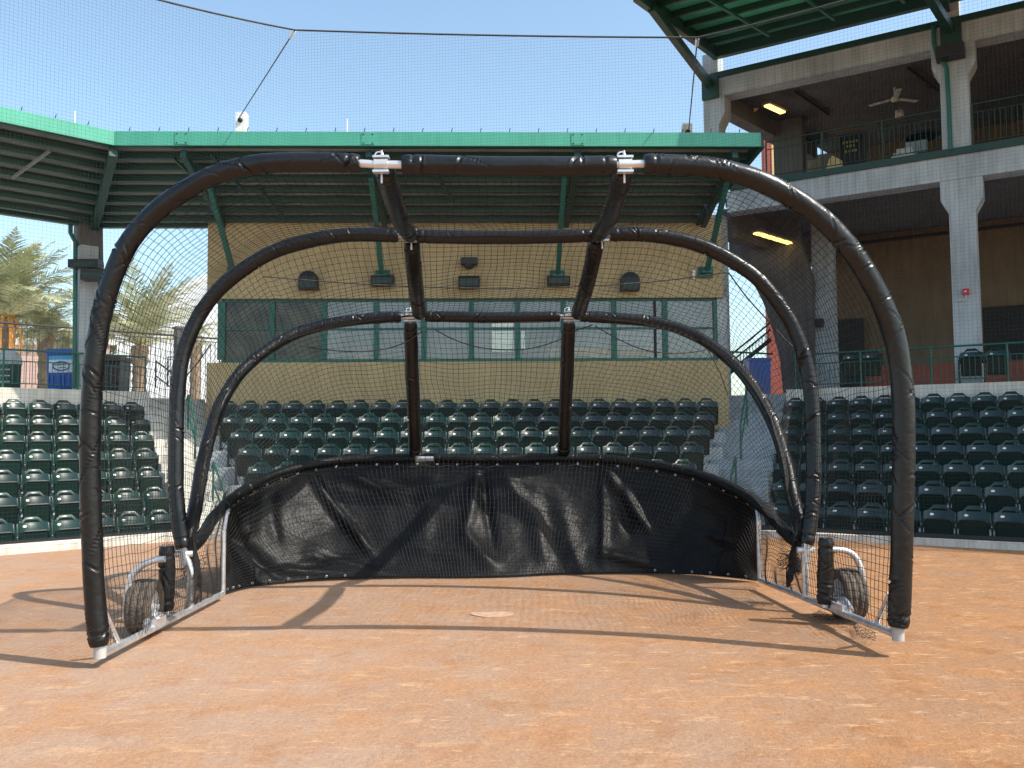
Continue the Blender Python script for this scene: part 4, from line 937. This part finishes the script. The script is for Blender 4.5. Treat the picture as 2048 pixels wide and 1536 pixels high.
# hoop planes
nf = (FR - FL).cross(Vector((0, 0, 1))).normalized()
PVL = onplane(368, 1108, FL.lerp(RL, .66), Vector((0, 1, 0))); PVR = onplane(1611, 1100, FR.lerp(RR, .58), Vector((0, 1, 0)))
def hplane(px, py, Y):
    T = AT(px, py, Y); return T, (PVR - PVL).cross(T - PVL).normalized()
T2, N2 = hplane(1013, 475, 8.58); T3, N3 = hplane(980, 635, 10.25); T4, N4 = hplane(980, 918, 11.2)
px1 = [(200, 1300), (190, 1200), (183, 1050), (180, 900), (184, 780), (197, 660), (220, 570), (255, 490), (305, 430), (365, 384), (430, 350), (500, 331), (560, 325), (640, 324), (720, 327), (762, 329), (860, 330), (1013, 333), (1170, 332), (1250, 329), (1300, 328), (1380, 332), (1450, 341), (1520, 362), (1590, 398), (1650, 443), (1700, 498), (1745, 568), (1778, 640), (1797, 710), (1806, 800), (1808, 900), (1805, 1020), (1802, 1140), (1796, 1265)]
H1 = catmull(trace(px1, FL, nf), 14)
px2 = [(361, 1090), (353, 1000), (352, 900), (354, 800), (362, 725), (378, 675), (405, 620), (445, 572), (495, 533), (550, 502), (610, 483), (680, 471), (740, 469), (822, 472), (1013, 475), (1205, 470), (1260, 468), (1330, 474), (1395, 489), (1455, 516), (1510, 553), (1556, 604), (1592, 665), (1614, 735), (1624, 810), (1627, 900), (1625, 1000), (1619, 1085)]
H2 = catmull([PVL] + trace(px2[1:-1], T2, N2) + [PVR], 14)
px3 = [(375, 1108), (388, 1030), (405, 930), (424, 855), (448, 795), (484, 742), (535, 699), (590, 668), (650, 650), (720, 639), (820, 633), (980, 635), (1138, 633), (1220, 636), (1300, 643), (1365, 660), (1425, 692), (1478, 738), (1518, 792), (1548, 850), (1572, 925), (1590, 1010), (1608, 1095)]
H3 = catmull([PVL] + trace(px3[1:-1], T3, N3) + [PVR], 14)
px4 = [(372, 1120), (400, 1078), (428, 1035), (462, 1000), (510, 968), (570, 943), (640, 927), (720, 919), (840, 917), (980, 918), (1120, 916), (1200, 918), (1280, 926), (1350, 938), (1420, 957), (1480, 985), (1530, 1020), (1572, 1065), (1605, 1108)]
H4 = catmull([PVL] + trace(px4[1:-1], T4, N4) + [PVR], 14)

def span(P, x0, x1):     # portion of a polyline between two picture columns, going left to right, upper part only
    out = []
    return out
def arclen(P):
    L = [0]
    for i in range(1, len(P)): L.append(L[-1] + (P[i] - P[i - 1]).length)
    return L
def sub(P, s0, s1, step=.009):
    L = arclen(P); T = L[-1]; s0 = max(0, s0); s1 = min(T, s1); n = max(2, int((s1 - s0) / step)); out = []; j = 0
    for k in range(n + 1):
        t = s0 + (s1 - s0) * k / n
        while j < len(P) - 2 and L[j + 1] < t: j += 1
        f = (t - L[j]) / max(1e-9, L[j + 1] - L[j]); out.append(P[j].lerp(P[j + 1], f))
    return out
def near_s(P, px, py):   # arc length of the point of P that is seen nearest to px,py
    L = arclen(P); best = (1e9, 0)
    for i, p in enumerate(P):
        q = p - CAM; x = 1024 + F * q.dot(RT) / q.dot(FW); y = 768 - F * q.dot(UP) / q.dot(FW); d = (x - px) ** 2 + (y - py) ** 2
        if d < best[0]: best = (d, L[i])
    return best[1]
# padding with pinched creases
def pad(P, s0, s1, r, seed, parent, dens=5.0, loose=.05, name='padding', k=36, taper=True, ends=(1, 1), matl='vinyl'):
    rnd = random.Random(seed); path = sub(P, s0, s1); T = arclen(path)[-1]
    cr = []; s = .1
    while s < T - .05:
        n_ = rnd.choice([1, 1, 2, 2, 3]); th = rnd.uniform(0, 6.28)
        for q in range(n_):
            cr.append((s + q * rnd.uniform(.03, .06), th + rnd.uniform(-.9, .9), rnd.uniform(.6, 1.9), rnd.uniform(-.55, .55), rnd.uniform(.007, .014), rnd.uniform(.010, .019)))
        s += rnd.expovariate(dens) + .04
    off = Vector((seed * 3.1, seed * 1.7, 0))
    import bisect
    cr.sort(); ss = [c[0] for c in cr]
    def rf(L, th):
        e = 1.0
        lo = bisect.bisect_left(ss, L - .28); hi = bisect.bisect_right(ss, L + .28); d = 0
        for c in cr[lo:hi]:
            a = (th - c[1] + math.pi) % (2 * math.pi) - math.pi
            if abs(a) > c[2]: continue
            x = (L - c[0] - c[3] * .28 * a) / c[4]
            if abs(x) > 3: continue
            en = 1 - (a / c[2]) ** 2
            d += -c[5] * math.exp(-x * x) * en + c[5] * .45 * math.exp(-((abs(x) - 1.5) / .6) ** 2) * en
        ns = noise.noise(Vector((math.cos(th) * 1.1, math.sin(th) * 1.1, L * 3.5)) + off)
        n2 = noise.noise(Vector((math.cos(th) * 2.2, math.sin(th) * 2.2, L * 11)) + off)
        rr = r * (1 + loose * ns + loose * .35 * n2) + d
        if taper:
            for ed, on in ((L, ends[0]), (T - L, ends[1])):
                if on and ed < .06: rr -= r * .16 * (1 - ed / .06) ** 2
                if on and abs(ed - .085) < .018: rr -= .008 * (1 - abs(ed - .085) / .018)
        return rr
    mb = MB(); mb.tube(path, r, k, rf=rf); return mb.build(name, M[matl], parent)
def bare(P, s0, s1, r, parent, name='hoop_tube', m='whitepipe'):
    mb = MB(); mb.tube(sub(P, s0, s1, .05), r, 14); return mb.build(name, M[m], parent)

# front hoop
h1 = bare(H1, 0.02, arclen(H1)[-1] - .02, .030, cage, 'front_hoop')
L1 = arclen(H1)[-1]
a0, a1, a2, a3 = near_s(H1, 718, 327), near_s(H1, 802, 330), near_s(H1, 1232, 330), near_s(H1, 1288, 328)
pad(H1, near_s(H1, 197, 1290), a0, .072, 1, h1, dens=16)
pad(H1, a1, a2, .074, 2, h1, dens=3.0, loose=.04)
pad(H1, a3, near_s(H1, 1797, 1255), .079, 3, h1, dens=12)
for P_, e in ((H1, 0), (H1, 1)):
    s = near_s(P_, 200, 1300) if e == 0 else near_s(P_, 1796, 1265)
    mb = MB(); q = P_[0] if e == 0 else P_[-1]
    mb.tube([q + Vector((0, 0, .09)), q + Vector((0, 0, .0)), q + Vector((0, 0, -.055))], .043, 16); mb.tube([q + Vector((0, 0, .03)), q + Vector((0, 0, .02))], .046, 16); mb.build('foot_cap', M['cap'], cage)
# hoops 2..4
for i, (P_, r, name, sd, dn) in enumerate(((H2, .071, 'second_hoop', 11, 14), (H3, .067, 'third_hoop', 21, 13), (H4, .060, 'skirt_hoop', 31, 7.0))):
    T_ = arclen(P_)[-1]; h = bare(P_, .03, T_ - .03, .028, cage, name, 'steel')
    if i < 2:
        xs = ((795, 470), (832, 474), (1185, 472), (1222, 468)) if i == 0 else ((806, 633), (846, 634), (1122, 634), (1158, 634))
        g = [near_s(P_, *q) for q in xs]
        pad(P_, .05, g[0], r, sd, h, dens=dn); pad(P_, g[1], g[2], r * .97, sd + 1, h, dens=2.2); pad(P_, g[3], T_ - .05, r, sd + 2, h, dens=dn)
    else:
        g = [near_s(P_, 832, 917), near_s(P_, 872, 917)]
        pad(P_, .12, g[0], r, sd, h, dens=dn, loose=.07, matl='tarp'); pad(P_, g[1], T_ - .12, r, sd + 1, h, dens=dn, loose=.07, matl='tarp')
# long tubes between hoops
def pt(P, px, py): return sub(P, near_s(P, px, py), near_s(P, px, py) + .01)[0]
def link(a, b, r, seed, bow=.05, name='ridge_pad', g=(.08, .07)):
    d = b - a; L = d.length; n = 16
    pts = [a.lerp(b, i / n) - Vector((0, 0, bow * math.sin(math.pi * i / n))) for i in range(n + 1)]
    mb = MB(); mb.tube(pts, .026, 12); h = mb.build('ridge_tube', M['steel'], cage)
    pad(pts, g[0], L - g[1], r, seed, h, dens=4, loose=.06)
link(pt(H1, 766, 329), pt(H2, 818, 472) + Vector((0, 0, .0)), .078, 41, .10)
link(pt(H1, 1252, 329), pt(H2, 1200, 470), .078, 42, .10)
link(pt(H2, 826, 472), pt(H3, 835, 634), .083, 43, .08)
link(pt(H2, 1200, 471), pt(H3, 1150, 634), .083, 44, .08)
link(pt(H3, 822, 634), pt(H4, 833, 917), .082, 45, -.03)
link(pt(H3, 1138, 634), pt(H4, 1130, 917), .082, 46, -.03)
# clamps
def clamp(c, dirv, r=.045, s=1.0):
    d = dirv.normalized(); up_ = Vector((0, 0, 1)); sd2 = d.cross(up_).normalized(); cl = None
    mb = MB(); mb.tube([c - d * .05 * s, c + d * .05 * s], r, 14); cl = mb.build('clamp', M['whitepipe'], cage)
    mb = MB(); mb.box(c + up_ * .055 * s, d * .06 * s, sd2 * .03, up_ * .008); mb.build('clamp_plate', M['whitepipe'], cl)
    mb = MB(); mb.box(c - up_ * .055 * s, d * .06 * s, sd2 * .03, up_ * .008); mb.build('clamp_plate', M['whitepipe'], cl)
    mb = MB(); mb.tube([c + up_ * .12 * s + sd2 * -.04, c - up_ * .13 * s + sd2 * -.04], .009, 8); mb.build('pin', M['whitepipe'], cl)
    mb = MB(); cc_ = c + up_ * .085 * s + sd2 * -.04 - d * .02; mb.tube([cc_ + d * .03 * math.cos(q) + up_ * .025 * math.sin(q) for q in [math.pi * i / 6 for i in range(13)]], .006, 6, closed=False); mb.build('pin_ring', M['whitepipe'], cl)
ax = (FR - FL)
for P_, q in ((H1, (762, 329)), (H1, (1250, 329)), (H2, (820, 472)), (H2, (1207, 470)), (H3, (820, 634)), (H3, (1138, 634))): clamp(pt(P_, *q), ax, .042)

M['hub'] = mat('dull_painted_rim', (.40, .39, .37), .6, metal=.2, var=.35, scale=12)
# base frame
def pipe(name, pts, r=.030, m='steel', parent=None, sm=True):
    mb = MB(); P = catmull([Vector(p) for p in pts], 6) if sm and len(pts) > 2 else [Vector(p) for p in pts]
    mb.tube(P, r, 14); return mb.build(name, M[m], parent or cage)
up = Vector((0, 0, 1))
for side, A, B, PV, frac in ((-1, FL, RL, PVL, .66), (1, FR, RR, PVR, .58)):
    mid = A.lerp(B, frac); out = Vector((-1, -.09, 0)) if side < 0 else Vector((1, .09, 0)); out.normalize(); fwd = (A - B).normalized()
    pipe('side_rail', [A, A.lerp(B, .5), B], .030, sm=False)
    pipe('pivot_post', [mid, mid + up * .2 + fwd * .0, mid + up * .36, PV + up * .02], .032)
    mb = MB(); mb.box(PV - up * .02, out * .028, fwd * .04, up * .085); mb.build('pivot_bracket', M['steel'], cage)
    mb = MB(); mb.lathe(PV - out * .06, out, [(-.02, 0), (-.02, .03), (.14, .03), (.14, 0)], 12); mb.build('pivot_bolt', M['steel'], cage)
    pipe('corner_post', [B, B + up * .62], .028, sm=False)
    if side < 0:
        q = pt(H4, 455, 1003)
    else: q = pt(H4, 1512, 1005)
    pipe('corner_brace', [B + up * .61, (B + up * .62).lerp(q, .5), q], .024, sm=False)
    # brace near the foot
    k1 = A + (B - A) * .115; pipe('foot_brace', [k1, k1 + up * .28 + fwd * .20 + out * .02], .020, sm=False)
    # padded post next to the wheel
    pc = G(333, 1228, .10) if side < 0 else G(1650, 1215, .15)
    pt_top = AT(334, 1092, pc.y) if side < 0 else AT(1652, 1076, pc.y)
    post = pipe('wheel_post', [pc, pt_top], .03, sm=False)
    pp = [pc.lerp(pt_top, i / 10) for i in range(11)]; Lp = arclen(pp)[-1]
    pad(pp, .03, Lp, .066, 51 + side, post, dens=16, loose=.10, name='post_padding')
    # wheel
    wc = (AT(289, 1208, 7.43) if side < 0 else AT(1694, 1183, 7.79))
    wc.z = .228
    wh_ = thing('wheel', None, None); wh_.parent = cage
    # empty as a part: keep it unlabelled and place at origin of the cage
    wh_.matrix_basis = cage.matrix_basis.inverted() @ Matrix.Translation(wc)
    prof = [(-.07, .135), (-.10, .15), (-.108, .18), (-.100, .205), (-.085, .221), (-.060, .226), (-.056, .217), (-.048, .217), (-.044, .228), (-.014, .229), (-.010, .218), (.010, .218), (.014, .229), (.044, .228), (.048, .217), (.056, .217), (.060, .226), (.085, .221), (.100, .205), (.108, .18), (.10, .15), (.07, .135)]
    KK = 120
    def md(i, j):
        r = prof[i][1]
        if r > .2185 and i not in (0,): 
            ph = (j + (i % 3) * 2) % 5
            return .962 if ph == 0 else 1.0
        return 1.0
    def wbuild(mb, name, m, par):
        me = mb.mesh(name); me.materials.append(M[m]); o = bpy.data.objects.new(name, me); COL.objects.link(o); o.parent = par; return o
    axl = out
    mb = MB(); mb.lathe((0, 0, 0), axl, prof, KK, mod=md); wbuild(mb, 'tyre', 'rubber', wh_)
    mb = MB(); mb.lathe((0, 0, 0), axl, [(-.075, .137), (-.078, .13), (-.05, .11), (-.045, .06), (-.065, .05), (-.075, .03), (-.078, 0)], 32); mb.lathe((0, 0, 0), -axl, [(-.075, .137), (-.078, .13), (-.05, .11), (-.045, .06), (-.065, .05), (-.075, .03), (-.078, 0)], 32); wbuild(mb, 'rim', 'hub', wh_)
    # fender tube
    if side < 0: fp = [(330, 1118), (308, 1121), (283, 1132), (264, 1152), (256, 1180), (253, 1210), (252, 1240)]
    else: fp = [(1664, 1099), (1690, 1101), (1710, 1113), (1722, 1138), (1727, 1165), (1731, 1190), (1731, 1218)]
    pipe('wheel_guard', [onplane(x, y, wc + fwd * .10 + out * .05, Vector((0, 1, 0))) for x, y in fp], .027)
    # axle bracket on the rail
    bpt = A.lerp(B, .38 if side < 0 else .34)
    mb = MB(); mb.box(bpt + up * .035 + out * .02, (B - A).normalized() * .12, out * .045, up * .035); mb.build('axle_plate', M['steel'], cage)
    mb = MB(); mb.tube([bpt + up * .06, Vector((wc.x, wc.y, wc.z)) - out * .06], .022, 10); mb.tube([Vector((wc.x, wc.y, wc.z)) - out * .12, Vector((wc.x, wc.y, wc.z)) + out * .09], .02, 10); mb.build('axle', M['steel'], cage)
    pipe('jack_arm', [bpt - (B - A).normalized() * .18 + up * .04 + out * .03, bpt + up * .10 + out * .05, bpt + (B - A).normalized() * .18 + up * .06 + out * .02], .018)

# ---- skirt: black tarpaulin from the skirt hoop to the ground
SB_px = [(448, 1187), (500, 1173), (560, 1165), (640, 1159), (720, 1156), (820, 1154), (920, 1154), (1020, 1152), (1100, 1148), (1200, 1146), (1290, 1146), (1380, 1149), (1450, 1154), (1516, 1161)]
SB = catmull([G(x, y, .02) for x, y in SB_px], 12)
sL, sR = near_s(H4, 462, 1000), near_s(H4, 1508, 1003)
NT, NV = 300, 70
topc = sub(H4, sL, sR); topc = resample(topc, n=NT); botc = resample(SB, n=NT)
def project(p):
    q = p - CAM; return 1024 + F * q.dot(RT) / q.dot(FW), 768 - F * q.dot(UP) / q.dot(FW)
# ridges given as picture lines: (x0,y0,x1,y1,width px,height m)
RG = [(628, 945, 735, 1090, 14, .11), (640, 950, 690, 1040, 26, -.05), (690, 935, 800, 990, 12, .06), (740, 935, 860, 975, 16, -.05), (545, 985, 560, 1080, 16, .05), (500, 1010, 480, 1100, 18, -.05),
      (478, 1050, 560, 1150, 16, -.12), (560, 1140, 790, 1158, 14, .12), (600, 1130, 700, 1100, 18, -.06), (640, 1110, 780, 1150, 12, .07), (955, 945, 930, 1060, 16, .07), (930, 1060, 990, 1140, 20, .07), (965, 940, 985, 1080, 14, -.07), (1010, 945, 1060, 1020, 18, .06), (1070, 1000, 1090, 1130, 22, .05),
      (1215, 935, 1300, 1060, 14, .09), (1235, 950, 1255, 1060, 14, -.06), (1205, 950, 1205, 1110, 10, .05), (1210, 1105, 1330, 1140, 16, .10), (1120, 1000, 1150, 1120, 24, .04), (860, 960, 840, 1100, 30, .04), (800, 1080, 1000, 1130, 20, .04), (1330, 1000, 1390, 1120, 25, .05), (1400, 1060, 1500, 1100, 14, .04), (1420, 1100, 1505, 1060, 12, -.03)]
mb = MB(); vs = []
for i in range(NT + 1):
    a, c = topc[i], botc[i]
    tn = (topc[min(i + 1, NT)] - topc[max(i - 1, 0)]).normalized()
    for j in range(NV + 1):
        f = j / NV; p = a.lerp(c, f) + up * 0
        nrm = tn.cross((c - a).normalized()).normalized()
        if nrm.y > 0: nrm = -nrm
        x, y = project(p); d = 0
        for x0, y0, x1, y1, w_, h_ in RG:
            L2 = (x1 - x0) ** 2 + (y1 - y0) ** 2; t = max(-.15, min(1.15, ((x - x0) * (x1 - x0) + (y - y0) * (y1 - y0)) / L2))
            qx, qy = x0 + t * (x1 - x0), y0 + t * (y1 - y0); dd_ = ((x - qx) ** 2 + (y - qy) ** 2) / (w_ * w_)
            dd_ *= 1.7
            if dd_ < 6: d += h_ * .95 * math.exp(-dd_) * (1 - max(0, abs(t - .5) - .35) / .3 * .8)
        d += .035 * noise.noise(Vector((i * .035, j * .03, 1))) + .012 * noise.noise(Vector((i * .11, j * .10, 4)))
        d *= min(1, f * 7 + .05) * min(1, (1 - f) * 6 + .08)
        # belly outwards (away from the camera)
        d -= .10 * math.sin(math.pi * f) * (1 if abs(i / NT - .5) < .42 else .4)
        vs.append(p + nrm * d - up * (.05 * (1 - f)))
fs = [(i * (NV + 1) + j, (i + 1) * (NV + 1) + j, (i + 1) * (NV + 1) + j + 1, i * (NV + 1) + j + 1) for i in range(NT) for j in range(NV)]
mb.add(vs, fs, True); sk = mb.build('skirt', M['tarp'], cage)
sm = sk.modifiers.new('thickness', 'SOLIDIFY'); sm.thickness = .004
for i in range(3, NT, 5):
    if (i // 5) % 2 and i > 10: continue
    for row, e in ((0, 1), (NV, -1)):
        if row and 78 < i < 235: continue
        p = vs[i * (NV + 1) + row]; mb = MB(); q = p + up * (-.02 if row == 0 else .035) + Vector((0, -.035 if row == 0 else -.012, 0))
        mb.lathe(q, (0, -1, .1), [(0, .016), (.006, .014), (.007, .007), (0, .006)], 10); mb.build('grommet', M['steel'], sk)
# lacing cord along the top edge
mb = MB(); mb.tube([Vector(vs[i * (NV + 1)]) + Vector((0, -.05, -.045 + .012 * math.sin(i * .5))) for i in range(0, NT + 1, 4)], .004, 5); mb.build('lacing_cord', M['rope'], sk)

# ---- cage net
def withfoot(P, A, B, nA=1): return [A] + P + [B]
C1 = H1
C2 = catmull([FL.lerp(RL, .60), FL.lerp(RL, .62) + up * .25], 6)[:-1] + H2 + catmull([FR.lerp(RR, .56) + up * .25, FR.lerp(RR, .55)], 6)[1:]
C3 = catmull([FL.lerp(RL, .78), FL.lerp(RL, .74) + up * .25], 6)[:-1] + H3 + catmull([FR.lerp(RR, .74) + up * .25, FR.lerp(RR, .75)], 6)[1:]
h4m = sub(H4, sL - .05, sR + .05, .05)
C4 = [RL, RL + up * .3, RL + up * .6] + h4m + [RR + up * .6, RR + up * .3, RR]
C5 = resample(SB, n=60)
NU = 176
def half(P, n, apex):
    # resample so that the picture centre of the top bar is at the middle
    s = near_s(P, *apex); T = arclen(P)[-1]
    a = resample(sub(P, 0, s, .03), n=n // 2); c = resample(sub(P, s, T, .03), n=n // 2); return a + c[1:]
K = [half(C1, NU, (1006, 331)), half(C2, NU, (1013, 475)), half(C3, NU, (980, 635)), half(C4, NU, (980, 918)), None]
bs = near_s(C5, 985, 1153)
K[4] = half(C5, NU, (985, 1153))
segs = [30, 32, 34, 24]; sags = [.13, .26, .10, -.03]
rows = []
for s in range(4):
    A, B = K[s], K[s + 1]; n = segs[s]
    for j in range(n + (1 if s == 3 else 0)):
        w_ = j / n; row = []
        for i in range(NU + 1):
            p = A[i].lerp(B[i], w_)
            t = i / NU; m = math.sin(math.pi * min(1, max(0, t)))
            cen = Vector((A[NU // 2].x * .5 + A[i].x * .5, p.y, 1.3)); inn = (cen - p); inn = inn.normalized() if inn.length > .3 else Vector()
            sg = sags[s] * 4 * w_ * (1 - w_) * (m ** .5)
            if s == 1: sg *= 1 + .5 * math.cos(t * 6 * math.pi) * (1 if .3 < t < .7 else .3)
            nz = Vector((noise.noise(Vector((i * .13, s * 9 + j * .12, 0))), noise.noise(Vector((i * .13, s * 9 + j * .12, 5))), noise.noise(Vector((i * .13, s * 9 + j * .12, 11))))) * (.045 * 4 * w_ * (1 - w_) + .006)
            q = p + inn * sg + nz
            if s == 3: q += Vector((0, -.10 * math.sin(math.pi * w_) - .05, 0))
            elif s == 2 and j > 0: q += Vector((0, -.05 * w_, 0))
            if i in (0, NU): q.z = max(q.z, .03)
            q.z = max(q.z, .015)
            row.append(q)
        rows.append(row)
mb = MB(); rt = .0024
for row in rows[1:]: mb.strand(row, rt)
for i in range(NU + 1): mb.strand([row[i] for row in rows], rt)
netc = mb.build('cage_net', M['twine'], cage)
# ropes sewn in the net: long one below hoop two and the scallops behind hoop three
def netline(f):
    mb = MB(); mb.tube(f, .007, 6); return mb.build('net_rope', M['rope'], netc)
netline(catmull([AT(527, 553, 9.4)] + [AT(x, y, Y) for x, y, Y in ((650, 563, 9.5), (800, 572, 9.5), (1000, 577, 9.5), (1200, 571, 9.5), (1330, 561, 9.5))] + [AT(1452, 545, 9.35)], 8))
netline(catmull([AT(x, y, 10.3) for x, y in ((590, 688), (640, 698), (700, 703), (760, 700), (810, 685), (845, 662))], 6))
netline(catmull([AT(x, y, 10.35) for x, y in ((868, 658), (910, 680), (960, 695), (1010, 700), (1060, 697), (1110, 683), (1150, 662), (1185, 650))], 6))
netline(catmull([AT(x, y, 10.3) for x, y in ((1190, 652), (1240, 680), (1290, 700), (1350, 707), (1400, 702), (1415, 698))], 6))
netline([AT(1415, 698, 10.2), AT(1440, 745, 10.3), AT(1456, 790, 10.4)])
netline(catmull([AT(x, y, 8.6) for x, y in ((1457, 545), (1490, 590), (1530, 635), (1590, 697), (1620, 695))], 6))
netline([AT(420, 690, 8.8), AT(400, 720, 8.8), AT(370, 755, 8.7)])
# loose bunched net under the hoop ends
for side, cpt, n_ in ((-1, AT(385, 1125, 8.2), 60), (1, AT(1590, 1125, 8.5), 75)):
    rnd = random.Random(60 + side); mb = MB()
    for i in range(n_):
        p = cpt + Vector((rnd.gauss(0, .035), rnd.gauss(0, .06), rnd.gauss(0, .05))); P = [p]
        d = Vector((rnd.gauss(0, 1), rnd.gauss(0, 1), rnd.gauss(0, 1))).normalized()
        for q in range(7):
            d = (d + Vector((rnd.gauss(0, .8), rnd.gauss(0, .8), rnd.gauss(-.15, .8)))).normalized(); p = p + d * .022; P.append(p)
        mb.strand(P, .003)
    path = [cpt + Vector((0, 0, .16)), cpt + Vector((0, 0, .06)), cpt + Vector((side * -.02, .02, -.06)), cpt + Vector((side * -.05, .03, -.17)), cpt + Vector((side * -.07, .03, -.24))]
    path = catmull(path, 8); R_ = [.03 + .035 * math.sin(math.pi * i / (len(path) - 1)) for i in range(len(path))]; LL = arclen(path)[-1]
    mb.tube(path, .05, 14, rf=lambda L_, th: max(.004, (.012 + .026 * math.sin(math.pi * min(1, L_ / LL))) * (1 + 1.1 * noise.noise(Vector((math.cos(th) * 3, math.sin(th) * 3, L_ * 30 + side))))))
    mb.build('bunched_net', M['twine'], netc)
# loose net edge lying on the clay by the right foot
rnd = random.Random(5); mb = MB()
E0, E1 = G(1640, 1222, .03), G(1752, 1266, .03)
for i in range(22):
    P = []; a = i / 21
    for j in range(7): P.append(E0.lerp(E1, min(1, a)) + Vector((-.02 * j - .06 * math.sin(a * 9) * j / 6, -.045 * j * (.6 + .6 * a), .012 * abs(math.sin(j * 2 + i)))) + Vector((rnd.gauss(0, .008), rnd.gauss(0, .008), 0)))
    mb.strand(P, .002)
for j in range(1, 7):
    mb.strand([E0.lerp(E1, i / 40) + Vector((-.02 * j - .06 * math.sin(i / 40 * 9) * j / 6, -.045 * j * (.6 + .6 * i / 40), .01 + .012 * abs(math.sin(i * .7 + j)))) for i in range(41)], .002)
mb.build('loose_net_edge', M['twine'], netc)

# ---- home plate dusted with clay
c = G(985, 1229, 0); mb = MB()
mb.prism([c + Vector(v) for v in ((-.19, .08, .002), (-.205, .0, .002), (-.17, -.06, .002), (-.07, -.15, .002), (.02, -.17, .002), (.13, -.10, .002), (.20, -.04, .002), (.19, .05, .002), (.10, .10, .002), (-.05, .085, .002))][::-1], (0, 0, .006))
tag(mb.build('home_plate', mat('dusty_rubber_plate', (.43, .26, .17), .9, scale=14, bump=.5, col2=(.56, .36, .23))), 'pale dusty home plate half buried in the clay inside the cage', 'home plate')
